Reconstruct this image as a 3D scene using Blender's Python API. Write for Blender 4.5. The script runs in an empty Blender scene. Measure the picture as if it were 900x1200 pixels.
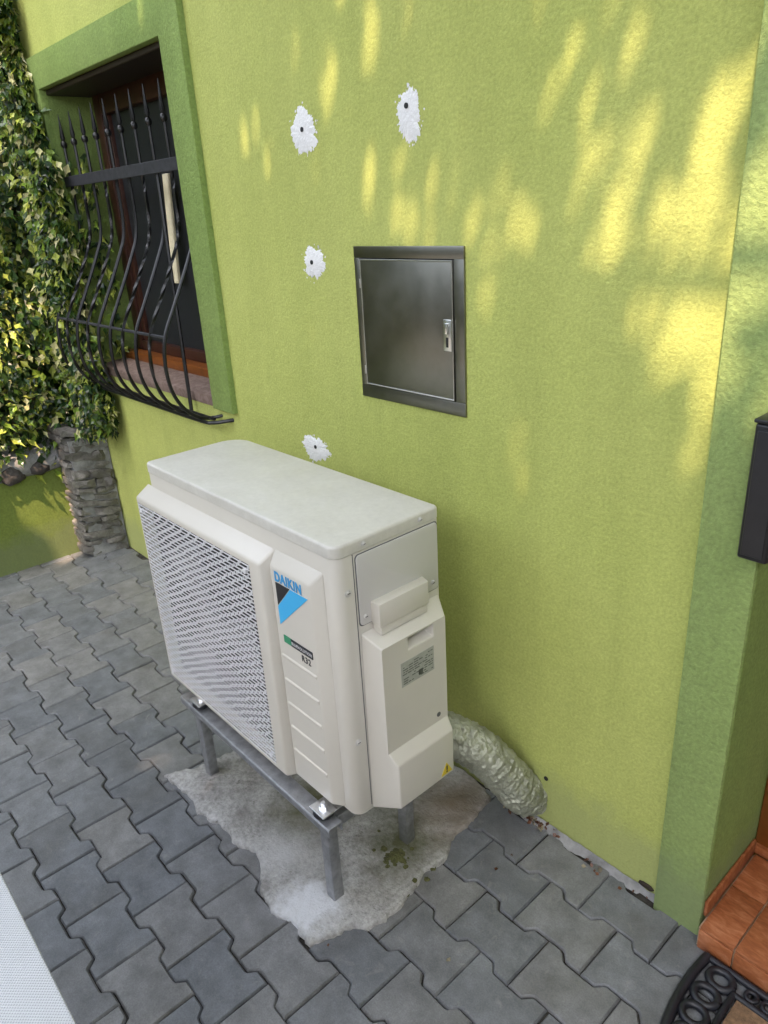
import bpy, bmesh, math, random
from mathutils import Vector, Matrix, noise

# ------------------------------------------------------------------ camera, sky, sun, exposure
scene = bpy.context.scene
cam_data = bpy.data.cameras.new("camera")
cam = bpy.data.objects.new("camera", cam_data)
scene.collection.objects.link(cam)
cam_data.sensor_fit = 'VERTICAL'
cam_data.sensor_height = 24.0
cam_data.sensor_width = 18.0
cam_data.lens = 24.0 * 855.42 / 1200.0
cam_data.clip_start = 0.02
cam_data.clip_end = 400.0
_r = Vector((0.66807, 0.74209, -0.05472)); _u = Vector((-0.25327, 0.29592, 0.92102)); _f = Vector((-0.69967, 0.60144, -0.38564))
M = Matrix(((_r.x, _u.x, -_f.x, 1.03994), (_r.y, _u.y, -_f.y, -1.36733), (_r.z, _u.z, -_f.z, 1.69329), (0, 0, 0, 1)))
cam.matrix_world = M
scene.camera = cam

SUN = Vector((0.25, -0.45, 0.857)).normalized()          # direction towards the sun
SUN_EL = math.asin(SUN.z)
world = bpy.data.worlds.new("World")
scene.world = world
world.use_nodes = True
wn = world.node_tree.nodes; wl = world.node_tree.links
bg = wn["Background"]
sky = wn.new("ShaderNodeTexSky")
sky.sky_type = 'NISHITA'
sky.sun_disc = False
sky.sun_elevation = SUN_EL
sky.sun_rotation = math.atan2(SUN.x, SUN.y)
sky.air_density = 1.0; sky.dust_density = 3.0; sky.ozone_density = 1.0
hs = wn.new("ShaderNodeHueSaturation")
hs.inputs['Saturation'].default_value = 0.52
wl.new(sky.outputs[0], hs.inputs['Color'])
wl.new(hs.outputs[0], bg.inputs[0])
bg.inputs[1].default_value = 0.15
sd = bpy.data.lights.new("sun", 'SUN')
sd.energy = 2.0
sd.angle = math.radians(0.55)
sd.color = (1.0, 0.72, 0.52)
sun = bpy.data.objects.new("sun", sd)
scene.collection.objects.link(sun)
sun.location = SUN * 20
sun.rotation_euler = SUN.to_track_quat('Z', 'Y').to_euler()
scene.view_settings.view_transform = 'Standard'
scene.view_settings.look = 'None'
scene.view_settings.gamma = 1.0
scene.view_settings.use_curve_mapping = False
scene.view_settings.exposure = 2.5
scene.cycles.max_bounces = 5
scene.cycles.diffuse_bounces = 3
scene.cycles.glossy_bounces = 2
scene.cycles.transmission_bounces = 2

rnd = random.Random(7)
COL = scene.collection

# ------------------------------------------------------------------ helpers
def tag(o, label=None, cat=None, group=None, kind=None):
    if label: o['label'] = label
    if cat: o['category'] = cat
    if group: o['group'] = group
    if kind: o['kind'] = kind
    return o

def wloc(o):
    p = Vector((0, 0, 0))
    while o:
        p += o.location; o = o.parent
    return p

def thing(name, loc, label, cat, group=None):
    o = bpy.data.objects.new(name, None)
    o.empty_display_size = 0.1
    o.location = loc
    COL.objects.link(o)
    return tag(o, label, cat, group)

def put(name, bm, mat, parent=None, smooth=35, loc=None, label=None):
    """bm is in world coordinates; becomes ONE mesh object under parent"""
    org = wloc(parent) if parent else Vector(loc if loc is not None else (0, 0, 0))
    me = bpy.data.meshes.new(name)
    bm.normal_update()
    bm.to_mesh(me); bm.free()
    me.transform(Matrix.Translation(-org))
    mats = mat if isinstance(mat, (list, tuple)) else [mat]
    for m in mats: me.materials.append(m)
    if smooth:
        for p in me.polygons: p.use_smooth = True
        me.set_sharp_from_angle(angle=math.radians(smooth))
    o = bpy.data.objects.new(name, me)
    COL.objects.link(o)
    if parent: o.parent = parent
    else: o.location = org
    if label: o['label'] = label
    return o

def bmn(): return bmesh.new()

def box(bm, x0, x1, y0, y1, z0, z1, bev=0.0, seg=2, mi=0):
    vs = [bm.verts.new(p) for p in ((x0,y0,z0),(x1,y0,z0),(x1,y1,z0),(x0,y1,z0),(x0,y0,z1),(x1,y0,z1),(x1,y1,z1),(x0,y1,z1))]
    fs = [bm.faces.new([vs[i] for i in f]) for f in ((3,2,1,0),(4,5,6,7),(0,1,5,4),(1,2,6,5),(2,3,7,6),(3,0,4,7))]
    for f in fs: f.material_index = mi
    if bev > 0:
        es = list({e for f in fs for e in f.edges})
        bmesh.ops.bevel(bm, geom=es, offset=bev, segments=seg, affect='EDGES', profile=0.5)
    return vs

def hexa(bm, P, bev=0.0, seg=2):
    """8 corner points ordered like box()"""
    vs = [bm.verts.new(p) for p in P]
    fs = [bm.faces.new([vs[i] for i in f]) for f in ((3,2,1,0),(4,5,6,7),(0,1,5,4),(1,2,6,5),(2,3,7,6),(3,0,4,7))]
    if bev > 0:
        bmesh.ops.bevel(bm, geom=list({e for f in fs for e in f.edges}), offset=bev, segments=seg, affect='EDGES', profile=0.5)

def prism(bm, poly, z0, z1, bev=0.0, seg=2, axis='z', top_only=False):
    """extrude a 2-D polygon (counter-clockwise) between two levels"""
    def mk(p, h):
        if axis == 'z': return (p[0], p[1], h)
        if axis == 'y': return (p[0], h, p[1])
        return (h, p[0], p[1])
    a = [bm.verts.new(mk(p, z0)) for p in poly]
    b = [bm.verts.new(mk(p, z1)) for p in poly]
    n = len(poly)
    f0 = bm.faces.new(list(reversed(a))); f1 = bm.faces.new(b)
    sides = [bm.faces.new((a[i], a[(i+1) % n], b[(i+1) % n], b[i])) for i in range(n)]
    bmesh.ops.recalc_face_normals(bm, faces=[f0, f1] + sides)
    if bev > 0:
        es = list(f1.edges) if top_only else list(f1.edges) + list(f0.edges)
        bmesh.ops.bevel(bm, geom=es, offset=bev, segments=seg, affect='EDGES', profile=0.5)

def frames(pts):
    T = []
    n = len(pts)
    for i in range(n):
        a = pts[max(0, i-1)]; b = pts[min(n-1, i+1)]
        T.append((b - a).normalized())
    up = Vector((0, 0, 1)) if abs(T[0].z) < 0.9 else Vector((1, 0, 0))
    N = [(up - T[0]*up.dot(T[0])).normalized()]
    for i in range(1, n):
        v = N[-1] - T[i]*N[-1].dot(T[i])
        N.append(v.normalized())
    return T, N

def tube(bm, pts, r, sides=8, twist=0.0, cap=True, phase=0.0, scale_n=1.0):
    pts = [Vector(p) for p in pts]
    T, N = frames(pts)
    rr = r if isinstance(r, (list, tuple)) else [r]*len(pts)
    rings = []; L = 0.0
    for i, p in enumerate(pts):
        if i: L += (pts[i]-pts[i-1]).length
        B = T[i].cross(N[i])
        ring = []
        for k in range(sides):
            a = 2*math.pi*k/sides + phase + twist*L
            ring.append(bm.verts.new(p + (N[i]*math.cos(a)*scale_n + B*math.sin(a))*rr[i]))
        rings.append(ring)
    for i in range(len(rings)-1):
        for k in range(sides):
            bm.faces.new((rings[i][k], rings[i][(k+1) % sides], rings[i+1][(k+1) % sides], rings[i+1][k]))
    if cap:
        bm.faces.new(list(reversed(rings[0]))); bm.faces.new(rings[-1])

def cyl(bm, c, axis, r, h, sides=16, bev=0.0):
    c = Vector(c); a = Vector(axis).normalized()
    tube(bm, [c, c + a*h], r, sides)

def lathe_ball(bm, c, rx, ry, rz, seg=10, rings=7, nz=0.0, seed=0.0):
    r = bmesh.ops.create_icosphere(bm, subdivisions=2, radius=1.0)
    for v in r['verts']:
        d = v.co.copy()
        k = 1.0 + nz*noise.noise(d*1.7 + Vector((seed, seed*2, 0)))
        v.co = Vector((c[0] + d.x*rx*k, c[1] + d.y*ry*k, c[2] + d.z*rz*k))
    return r['verts']

def catmull(P, n=8):
    P = [Vector(p) for p in P]
    out = []
    for i in range(len(P)-1):
        p0 = P[max(i-1, 0)]; p1 = P[i]; p2 = P[i+1]; p3 = P[min(i+2, len(P)-1)]
        for k in range(n):
            t = k/n
            out.append(0.5*((2*p1) + (p2-p0)*t + (2*p0-5*p1+4*p2-p3)*t*t + (3*p1-p0-3*p2+p3)*t*t*t))
    out.append(P[-1])
    return out

# ------------------------------------------------------------------ materials
def new_mat(name):
    m = bpy.data.materials.new(name)
    m.use_nodes = True
    nt = m.node_tree
    b = nt.nodes["Principled BSDF"]
    return m, nt, b

def tex_noise(nt, scale, detail=3.0, rough=0.55, coord=None, dist=0.0):
    if coord is None:
        tc = nt.nodes.new("ShaderNodeTexCoord")
        coord = tc.outputs['Object']
    n = nt.nodes.new("ShaderNodeTexNoise")
    n.inputs['Scale'].default_value = scale
    n.inputs['Detail'].default_value = detail
    n.inputs['Roughness'].default_value = rough
    n.inputs['Distortion'].default_value = dist
    nt.links.new(coord, n.inputs['Vector'])
    return n.outputs['Fac']

def ramp(nt, fac, stops):
    r = nt.nodes.new("ShaderNodeValToRGB")
    e = r.color_ramp.elements
    while len(e) < len(stops): e.new(0.5)
    for i, (p, c) in enumerate(stops):
        e[i].position = p
        e[i].color = (c[0], c[1], c[2], 1) if not isinstance(c, (int, float)) else (c, c, c, 1)
    nt.links.new(fac, r.inputs[0])
    return r.outputs[0]

def mixc(nt, fac, a, b, mode='MIX'):
    m = nt.nodes.new("ShaderNodeMix")
    m.data_type = 'RGBA'; m.blend_type = mode
    def s(i, v):
        if isinstance(v, bpy.types.NodeSocket): nt.links.new(v, m.inputs[i])
        elif isinstance(v, (int, float)): m.inputs[i].default_value = v
        else: m.inputs[i].default_value = (v[0], v[1], v[2], 1)
    s(0, fac); s(6, a); s(7, b)
    return m.outputs[2]

def bump(nt, b, heights, strength=0.5, dist=0.003):
    prev = None
    for (h, st, d) in heights:
        n = nt.nodes.new("ShaderNodeBump")
        n.inputs['Strength'].default_value = st
        n.inputs['Distance'].default_value = d
        nt.links.new(h, n.inputs['Height'])
        if prev: nt.links.new(prev, n.inputs['Normal'])
        prev = n.outputs['Normal']
    nt.links.new(prev, b.inputs['Normal'])

def simple(name, col, rough=0.5, metal=0.0, var=0.12, vscale=6.0, bscale=None, bst=0.2, bd=0.001, spec=0.5):
    m, nt, b = new_mat(name)
    f = tex_noise(nt, vscale, 4.0, 0.6)
    lo = [c*(1-var) for c in col]; hi = [min(1, c*(1+var)) for c in col]
    c = ramp(nt, f, [(0.3, lo), (0.7, hi)])
    nt.links.new(c, b.inputs['Base Color'])
    b.inputs['Roughness'].default_value = rough
    b.inputs['Metallic'].default_value = metal
    b.inputs['Specular IOR Level'].default_value = spec
    if bscale:
        bump(nt, b, [(tex_noise(nt, bscale, 3.0), bst, bd)])
    return m

def stucco(name, col, col2, grain=130.0, bst=0.55, dirt=True):
    m, nt, b = new_mat(name)
    big = tex_noise(nt, 1.6, 4.0, 0.6)
    mid = tex_noise(nt, 28.0, 4.0, 0.65)
    fine = tex_noise(nt, grain, 4.0, 0.7)
    c = ramp(nt, big, [(0.3, col), (0.7, col2)])
    c = mixc(nt, 0.55, c, ramp(nt, fine, [(0.32, 0.62), (0.66, 1.12)]), 'MULTIPLY')
    c = mixc(nt, 0.30, c, ramp(nt, mid, [(0.3, 0.78), (0.7, 1.1)]), 'MULTIPLY')
    tc0 = nt.nodes.new('ShaderNodeTexCoord'); mp0 = nt.nodes.new('ShaderNodeMapping'); mp0.inputs['Scale'].default_value = (7, 7, 0.9)
    nt.links.new(tc0.outputs['Object'], mp0.inputs[0])
    c = mixc(nt, 0.5, c, ramp(nt, tex_noise(nt, 1.0, 5.0, 0.65, mp0.outputs[0]), [(0.3, 0.84), (0.62, 1.05)]), 'MULTIPLY')
    if dirt:   # splash dirt near the ground
        tc = nt.nodes.new("ShaderNodeTexCoord")
        sp = nt.nodes.new("ShaderNodeSeparateXYZ"); nt.links.new(tc.outputs['Object'], sp.inputs[0])
        ad = nt.nodes.new("ShaderNodeMath"); ad.operation = 'MULTIPLY_ADD'
        nt.links.new(tex_noise(nt, 9.0, 5.0, 0.7), ad.inputs[0]); ad.inputs[1].default_value = -0.26
        nt.links.new(sp.outputs[2], ad.inputs[2])
        d = ramp(nt, ad.outputs[0], [(0.0, 0.6), (0.10, 0.0)])
        c = mixc(nt, d, c, (col[0]*0.55+0.08, col[1]*0.55+0.08, col[2]*0.6+0.07))
    nt.links.new(c, b.inputs['Base Color'])
    b.inputs['Roughness'].default_value = 0.88
    b.inputs['Specular IOR Level'].default_value = 0.25
    bump(nt, b, [(mid, 0.45, 0.005), (fine, bst, 0.0045)])
    return m

MT = {}
MT['wall'] = stucco('lime_green_stucco', (0.470, 0.525, 0.142), (0.53, 0.575, 0.170))
MT['trim'] = stucco('leaf_green_stucco', (0.225, 0.325, 0.088), (0.265, 0.36, 0.108), grain=110, bst=0.8)
MT['pilaster'] = stucco('sheen_light_green_stucco', (0.285, 0.385, 0.125), (0.33, 0.425, 0.15), grain=110, bst=0.8)  # trim green made lighter, its sheen put into the colour
MT['planter'] = stucco('olive_green_render', (0.145, 0.195, 0.040), (0.175, 0.225, 0.048), grain=90, bst=0.3)
MT['plastic'] = simple('ivory_enamel', (0.59, 0.565, 0.50), 0.38, 0, 0.03, 5, 380, 0.05, 0.0004)
def m_top():
    m, nt, b = new_mat('dusty_ivory_enamel')
    c = ramp(nt, tex_noise(nt, 7, 6, 0.7, None, 0.4), [(0.3, (0.525, 0.508, 0.450)), (0.55, (0.565, 0.550, 0.495)), (0.75, (0.60, 0.585, 0.535))])
    c = mixc(nt, 0.35, c, ramp(nt, tex_noise(nt, 60, 5, 0.7), [(0.3, 0.8), (0.65, 1.08)]), 'MULTIPLY')
    nt.links.new(c, b.inputs['Base Color'])
    nt.links.new(ramp(nt, tex_noise(nt, 12, 5, 0.7), [(0.3, 0.34), (0.7, 0.6)]), b.inputs['Roughness'])
    bump(nt, b, [(tex_noise(nt, 500, 2, 0.6), 0.12, 0.0005)])
    return m
MT['top'] = m_top()
MT['plastic_side'] = simple('ivory_plastic', (0.56, 0.55, 0.52), 0.45, 0, 0.03, 5, 420, 0.06, 0.0004)
MT['grille'] = simple('white_guard_plastic', (0.76, 0.765, 0.775), 0.4, 0, 0.02)
MT['dark'] = simple('black_cavity', (0.012, 0.012, 0.013), 0.7)
MT['fan'] = simple('grey_fan_plastic', (0.10, 0.10, 0.105), 0.5)
MT['rubber'] = simple('black_rubber', (0.012, 0.013, 0.018), 0.42, 0, 0.3, 30, 160, 0.3, 0.001)
MT['galv'] = simple('galvanised_steel', (0.42, 0.43, 0.45), 0.42, 0.85, 0.25, 40, 200, 0.1, 0.0005)
MT['zinc'] = simple('bright_zinc', (0.72, 0.73, 0.75), 0.25, 1.0, 0.2, 60)
MT['iron'] = simple('black_wrought_iron', (0.007, 0.007, 0.008), 0.38, 0.0, 0.4, 40, 120, 0.35, 0.001, spec=0.6)
MT['ironband'] = simple('dark_grey_iron_band', (0.045, 0.047, 0.055), 0.5, 0.2, 0.3, 40, 120, 0.35, 0.001)
MT['blue'] = simple('cyan_print', (0.045, 0.42, 0.78), 0.35, 0, 0.02)
MT['bluet'] = simple('blue_print', (0.03, 0.30, 0.62), 0.35, 0, 0.02)
MT['blk'] = simple('black_print', (0.012, 0.014, 0.018), 0.35, 0, 0.02)
MT['grn'] = simple('green_print', (0.03, 0.25, 0.12), 0.35, 0, 0.02)
MT['wht'] = simple('white_print', (0.6, 0.6, 0.6), 0.4, 0, 0.02)
MT['sticker'] = simple('grey_rating_sticker', (0.36, 0.37, 0.33), 0.3, 0, 0.12, 60)
MT['ink'] = simple('dark_ink', (0.10, 0.11, 0.10), 0.4)
MT['yel'] = simple('warning_yellow', (0.55, 0.42, 0.02), 0.4)
MT['box'] = simple('charcoal_plastic', (0.018, 0.018, 0.020), 0.38, 0, 0.2, 30, 300, 0.1, 0.0005)
MT['brownwood'] = simple('red_brown_wood', (0.052, 0.019, 0.012), 0.45, 0, 0.3, 20)
MT['doorwood'] = simple('orange_brown_wood', (0.20, 0.062, 0.012), 0.42, 0, 0.2, 18)
MT['soffit'] = simple('dark_brown_soffit', (0.020, 0.012, 0.007), 0.55, 0, 0.3, 18)
MT['cream'] = simple('pale_cream', (0.80, 0.72, 0.50), 0.6, 0, 0.1, 30)
MT['soil'] = simple('dark_soil', (0.03, 0.022, 0.015), 0.95, 0, 0.4, 30, 60, 0.6, 0.01)
MT['blocker'] = simple('dark_grey_render', (0.13, 0.135, 0.12), 0.9)
MT['roof'] = simple('grey_roof_render', (0.30, 0.29, 0.27), 0.9)

def m_glass():
    m, nt, b = new_mat('dark_insect_screen')
    f = tex_noise(nt, 700, 1.0)
    c = ramp(nt, f, [(0.4, (0.016, 0.018, 0.021)), (0.6, (0.028, 0.030, 0.034))])
    nt.links.new(c, b.inputs['Base Color'])
    b.inputs['Roughness'].default_value = 0.35
    return m
MT['pane'] = m_glass()

def m_steel():
    m, nt, b = new_mat('brushed_stainless')
    tc = nt.nodes.new("ShaderNodeTexCoord")
    mp = nt.nodes.new("ShaderNodeMapping"); mp.inputs['Scale'].default_value = (3.0, 3.0, 260.0)
    nt.links.new(tc.outputs['Object'], mp.inputs['Vector'])
    br = tex_noise(nt, 1.0, 3.0, 0.6, mp.outputs[0])
    sm = tex_noise(nt, 7.0, 5.0, 0.65)
    c = ramp(nt, sm, [(0.3, (0.22, 0.217, 0.19)), (0.7, (0.30, 0.295, 0.26))])
    nt.links.new(c, b.inputs['Base Color'])
    b.inputs['Metallic'].default_value = 1.0
    r = ramp(nt, sm, [(0.3, 0.30), (0.75, 0.45)])
    nt.links.new(r, b.inputs['Roughness'])
    bump(nt, b, [(br, 0.06, 0.0006), (tex_noise(nt, 2.5, 1.0), 0.04, 0.01)])
    return m
MT['steel'] = m_steel()
MT['steeledge'] = simple('polished_steel_edge', (0.75, 0.75, 0.73), 0.3, 1.0, 0.1, 40)

def m_foil():
    m, nt, b = new_mat('crumpled_foil')
    v = nt.nodes.new("ShaderNodeTexVoronoi"); v.inputs['Scale'].default_value = 85.0
    tc = nt.nodes.new("ShaderNodeTexCoord"); nt.links.new(tc.outputs['Object'], v.inputs['Vector'])
    n1 = tex_noise(nt, 70, 3.0, 0.6)
    c = ramp(nt, tex_noise(nt, 18, 4), [(0.3, (0.26, 0.27, 0.20)), (0.7, (0.46, 0.47, 0.38))])
    nt.links.new(c, b.inputs['Base Color'])
    b.inputs['Metallic'].default_value = 0.35
    b.inputs['Roughness'].default_value = 0.38
    bump(nt, b, [(v.outputs['Distance'], 0.6, 0.006), (n1, 0.7, 0.008)])
    return m
MT['foil'] = m_foil()

def m_paver():
    m, nt, b = new_mat('grey_concrete_paver')
    oi = nt.nodes.new("ShaderNodeObjectInfo")
    tc = nt.nodes.new("ShaderNodeTexCoord")
    ad = nt.nodes.new("ShaderNodeVectorMath"); ad.operation = 'ADD'
    nt.links.new(tc.outputs['Object'], ad.inputs[0]); nt.links.new(oi.outputs['Location'], ad.inputs[1])
    co = ad.outputs[0]
    base = ramp(nt, oi.outputs['Random'], [(0.0, (0.150, 0.160, 0.173)), (0.35, (0.176, 0.185, 0.196)), (0.7, (0.190, 0.194, 0.198)), (1.0, (0.220, 0.219, 0.216))])
    c = mixc(nt, 0.8, base, ramp(nt, tex_noise(nt, 14, 5, 0.65, co), [(0.26, 0.52), (0.72, 1.28)]), 'MULTIPLY')
    c = mixc(nt, 0.6, c, ramp(nt, tex_noise(nt, 260, 2, 0.6, co), [(0.3, 0.72), (0.7, 1.2)]), 'MULTIPLY')
    st = ramp(nt, tex_noise(nt, 22, 6, 0.75, co, 0.6), [(0.57, 0.0), (0.74, 0.65)])
    c = mixc(nt, st, c, (0.30, 0.295, 0.28))
    c = mixc(nt, ramp(nt, tex_noise(nt, 3.0, 4, 0.6, co), [(0.5, 0.0), (0.75, 0.45)]), c, (0.085, 0.078, 0.062))
    nt.links.new(c, b.inputs['Base Color'])
    nt.links.new(ramp(nt, tex_noise(nt, 11, 4, 0.6, co), [(0.3, 0.34), (0.7, 0.60)]), b.inputs['Roughness'])
    bump(nt, b, [(tex_noise(nt, 40, 3, 0.6, co), 0.2, 0.004), (tex_noise(nt, 320, 3, 0.6, co), 0.35, 0.0012)])
    return m
MT['paver'] = m_paver()
MT['sand'] = simple('dark_joint_sand', (0.040, 0.036, 0.030), 0.95, 0, 0.8, 25, 300, 0.5, 0.003)
MT['mortar'] = simple('pale_mortar', (0.25, 0.25, 0.25), 0.9, 0, 0.4, 18, 120, 0.7, 0.004)

def m_slab():
    m, nt, b = new_mat('rough_patch_concrete')
    tc = nt.nodes.new("ShaderNodeTexCoord"); co = tc.outputs['Object']
    c = ramp(nt, tex_noise(nt, 9, 6, 0.7, co), [(0.28, (0.22, 0.212, 0.195)), (0.48, (0.38, 0.372, 0.355)), (0.7, (0.53, 0.525, 0.515))])
    c = mixc(nt, 0.6, c, ramp(nt, tex_noise(nt, 70, 5, 0.75, co), [(0.3, 0.35), (0.6, 1.18)]), 'MULTIPLY')
    c = mixc(nt, ramp(nt, tex_noise(nt, 38, 4, 0.7, co), [(0.64, 0.0), (0.72, 0.7)]), c, (0.10, 0.092, 0.075))
    # lime wash spilled round the front leg
    def blob(cx, cy, r0, r1, s):
        g = nt.nodes.new("ShaderNodeVectorMath"); g.operation = 'DISTANCE'
        nt.links.new(co, g.inputs[0]); g.inputs[1].default_value = (cx, cy, 0.015)
        a = nt.nodes.new("ShaderNodeMath"); a.operation = 'MULTIPLY_ADD'
        nt.links.new(tex_noise(nt, s, 5, 0.7, co), a.inputs[0]); a.inputs[1].default_value = 0.22
        nt.links.new(g.outputs['Value'], a.inputs[2])
        return ramp(nt, a.outputs[0], [(r0, 1.0), (r1, 0.0)])
    c = mixc(nt, blob(-0.17, -0.66, 0.15, 0.22, 16), c, (0.66, 0.67, 0.69))
    c = mixc(nt, blob(-0.36, -0.60, 0.10, 0.24, 12), c, (0.53, 0.53, 0.53))
    c = mixc(nt, blob(-0.15, -0.36, 0.12, 0.26, 16), c, (0.085, 0.088, 0.040))
    c = mixc(nt, blob(-0.14, -0.14, 0.10, 0.30, 10), c, (0.17, 0.13, 0.085))
    c = mixc(nt, blob(-0.45, -0.45, 0.12, 0.26, 10), c, (0.13, 0.13, 0.07))
    nt.links.new(c, b.inputs['Base Color'])
    b.inputs['Roughness'].default_value = 0.92
    bump(nt, b, [(tex_noise(nt, 22, 5, 0.7, co), 0.6, 0.012), (tex_noise(nt, 160, 3, 0.6, co), 0.5, 0.003)])
    return m
MT['slab'] = m_slab()

def m_stone(name, c1, c2, c3):
    m, nt, b = new_mat(name)
    oi = nt.nodes.new("ShaderNodeObjectInfo")
    c = ramp(nt, tex_noise(nt, 30, 6, 0.7, None, 0.8), [(0.25, c1), (0.5, c2), (0.78, c3)])
    c = mixc(nt, 0.7, c, ramp(nt, oi.outputs['Random'], [(0.0, 0.65), (1.0, 1.25)]), 'MULTIPLY')
    nt.links.new(c, b.inputs['Base Color'])
    b.inputs['Roughness'].default_value = 0.85
    bump(nt, b, [(tex_noise(nt, 45, 6, 0.75), 0.8, 0.008)])
    return m
MT['stone'] = m_stone('slate_stone', (0.085, 0.080, 0.074), (0.17, 0.160, 0.145), (0.29, 0.28, 0.26))
MT['rock'] = m_stone('dark_field_stone', (0.030, 0.026, 0.024), (0.06, 0.052, 0.048), (0.11, 0.10, 0.095))
MT['cap'] = m_stone('grey_cap_concrete', (0.20, 0.20, 0.20), (0.30, 0.30, 0.295), (0.40, 0.40, 0.40))
MT['sill'] = m_stone('pink_grey_sill_stone', (0.12, 0.08, 0.06), (0.20, 0.14, 0.115), (0.30, 0.23, 0.20))

def m_tile():
    m, nt, b = new_mat('terracotta_tile')
    oi = nt.nodes.new("ShaderNodeObjectInfo")
    tc = nt.nodes.new("ShaderNodeTexCoord")
    mp = nt.nodes.new("ShaderNodeMapping"); mp.inputs['Scale'].default_value = (1.0, 3.2, 2.0); mp.inputs['Rotation'].default_value = (0, 0, 0.5)
    nt.links.new(tc.outputs['Object'], mp.inputs[0])
    c = ramp(nt, tex_noise(nt, 26, 6, 0.65, mp.outputs[0], 0.5), [(0.25, (0.17, 0.050, 0.018)), (0.5, (0.30, 0.100, 0.036)), (0.75, (0.46, 0.20, 0.10))])
    c = mixc(nt, 0.5, c, ramp(nt, oi.outputs['Random'], [(0.0, 0.8), (1.0, 1.3)]), 'MULTIPLY')
    nt.links.new(c, b.inputs['Base Color'])
    b.inputs['Roughness'].default_value = 0.4
    bump(nt, b, [(tex_noise(nt, 60, 4, 0.6), 0.15, 0.002)])
    return m
MT['tile'] = m_tile()
MT['grout'] = simple('tan_grout', (0.42, 0.30, 0.20), 0.9, 0, 0.2, 60)
MT['plaster'] = simple('fresh_white_filler', (0.83, 0.83, 0.82), 0.8, 0, 0.04, 40, 120, 0.8, 0.004)
MT['coir'] = simple('brown_coir', (0.20, 0.12, 0.065), 0.95, 0, 0.4, 90, 300, 0.8, 0.004)
MT['moss'] = simple('green_moss', (0.085, 0.088, 0.030), 0.95, 0, 0.5, 60, 160, 0.9, 0.006)
MT['litter'] = simple('dead_leaf_brown', (0.13, 0.055, 0.028), 0.8, 0, 0.5, 40)
MT['bark'] = simple('grey_brown_bark', (0.09, 0.07, 0.05), 0.9, 0, 0.4, 20, 40, 0.9, 0.02)
MT['lawn'] = simple('courtyard_gravel', (0.20, 0.19, 0.17), 0.95, 0, 0.35, 9, 90, 0.7, 0.01)

def m_mesh():
    """white coated sheet punched with a fine diagonal grid"""
    m, nt, b = new_mat('white_perforated_sheet')
    tc = nt.nodes.new("ShaderNodeTexCoord")
    mp = nt.nodes.new("ShaderNodeMapping"); mp.inputs['Rotation'].default_value = (0, 0, math.radians(45))
    mp.inputs['Scale'].default_value = (270, 270, 270)
    nt.links.new(tc.outputs['Object'], mp.inputs[0])
    v = nt.nodes.new("ShaderNodeTexVoronoi"); v.inputs['Randomness'].default_value = 0.0; v.inputs['Scale'].default_value = 1.0
    v.voronoi_dimensions = '2D'
    nt.links.new(mp.outputs[0], v.inputs['Vector'])
    c = ramp(nt, v.outputs['Distance'], [(0.20, (0.40, 0.41, 0.44)), (0.36, (0.60, 0.61, 0.635))])
    nt.links.new(c, b.inputs['Base Color'])
    b.inputs['Roughness'].default_value = 0.35
    bump(nt, b, [(v.outputs['Distance'], 0.5, 0.002)])
    return m
MT['mesh'] = m_mesh()
MT['whitepaint'] = simple('white_coated_steel', (0.78, 0.79, 0.80), 0.35, 0, 0.03)

def m_leaf(name, trans=1):
    m, nt, b = new_mat(name)
    a = nt.nodes.new("ShaderNodeAttribute"); a.attribute_name = 'tint'
    nt.links.new(a.outputs['Color'], b.inputs['Base Color'])
    b.inputs['Roughness'].default_value = 0.28
    if not trans: return m
    tr = nt.nodes.new("ShaderNodeBsdfTranslucent")
    nt.links.new(a.outputs['Color'], tr.inputs['Color'])
    mx = nt.nodes.new("ShaderNodeMixShader"); mx.inputs[0].default_value = 0.25
    out = nt.nodes["Material Output"]
    nt.links.new(b.outputs[0], mx.inputs[1]); nt.links.new(tr.outputs[0], mx.inputs[2])
    nt.links.new(mx.outputs[0], out.inputs['Surface'])
    return m
MT['leaf'] = m_leaf('leaf_green')
MT['leafp'] = m_leaf('leaf_dark_green', 0)

# ------------------------------------------------------------------ leaves
IVY = [(0.0, 0.0, 0.0), (0.30, 0.42, 0.05), (0.10, 0.62, 0.02), (0.0, 1.0, -0.06), (-0.10, 0.62, 0.02), (-0.30, 0.42, 0.05), (0.0, 0.48, -0.05)]
IVYF = [(0, 1, 6), (1, 2, 6), (2, 3, 6), (3, 4, 6), (4, 5, 6), (5, 0, 6)]
OVAL = [(0, 0, 0), (0.40, 0.45, 0.06), (0, 1.0, -0.06), (-0.40, 0.45, 0.06)]
OVALF = [(0, 1, 2), (0, 2, 3)]

def leaf_object(name, leaves, parent, shape, faces, mat):
    """leaves: (pos, normal, up-ish dir, size, colour) -> one mesh"""
    V = []; F = []; Cc = []
    for p, nrm, d, s, col in leaves:
        nrm = nrm.normalized()
        d = (d - nrm*d.dot(nrm))
        if d.length < 1e-4: d = nrm.orthogonal()
        d.normalize(); w = d.cross(nrm)
        b0 = len(V)
        for (a, b_, c) in shape:
            q = p + w*(a*s) + d*(b_*s) + nrm*(c*s)
            V.append((q.x, q.y, q.z)); Cc.extend((col[0], col[1], col[2], 1.0))
        for f in faces: F.append(tuple(b0+i for i in f))
    org = wloc(parent)
    V = [(x-org.x, y-org.y, z-org.z) for x, y, z in V]
    me = bpy.data.meshes.new(name)
    me.from_pydata(V, [], F)
    at = me.color_attributes.new('tint', 'FLOAT_COLOR', 'POINT')
    at.data.foreach_set('color', Cc)
    me.materials.append(mat)
    o = bpy.data.objects.new(name, me); COL.objects.link(o); o.parent = parent
    o['kind'] = 'stuff'
    return o

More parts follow.
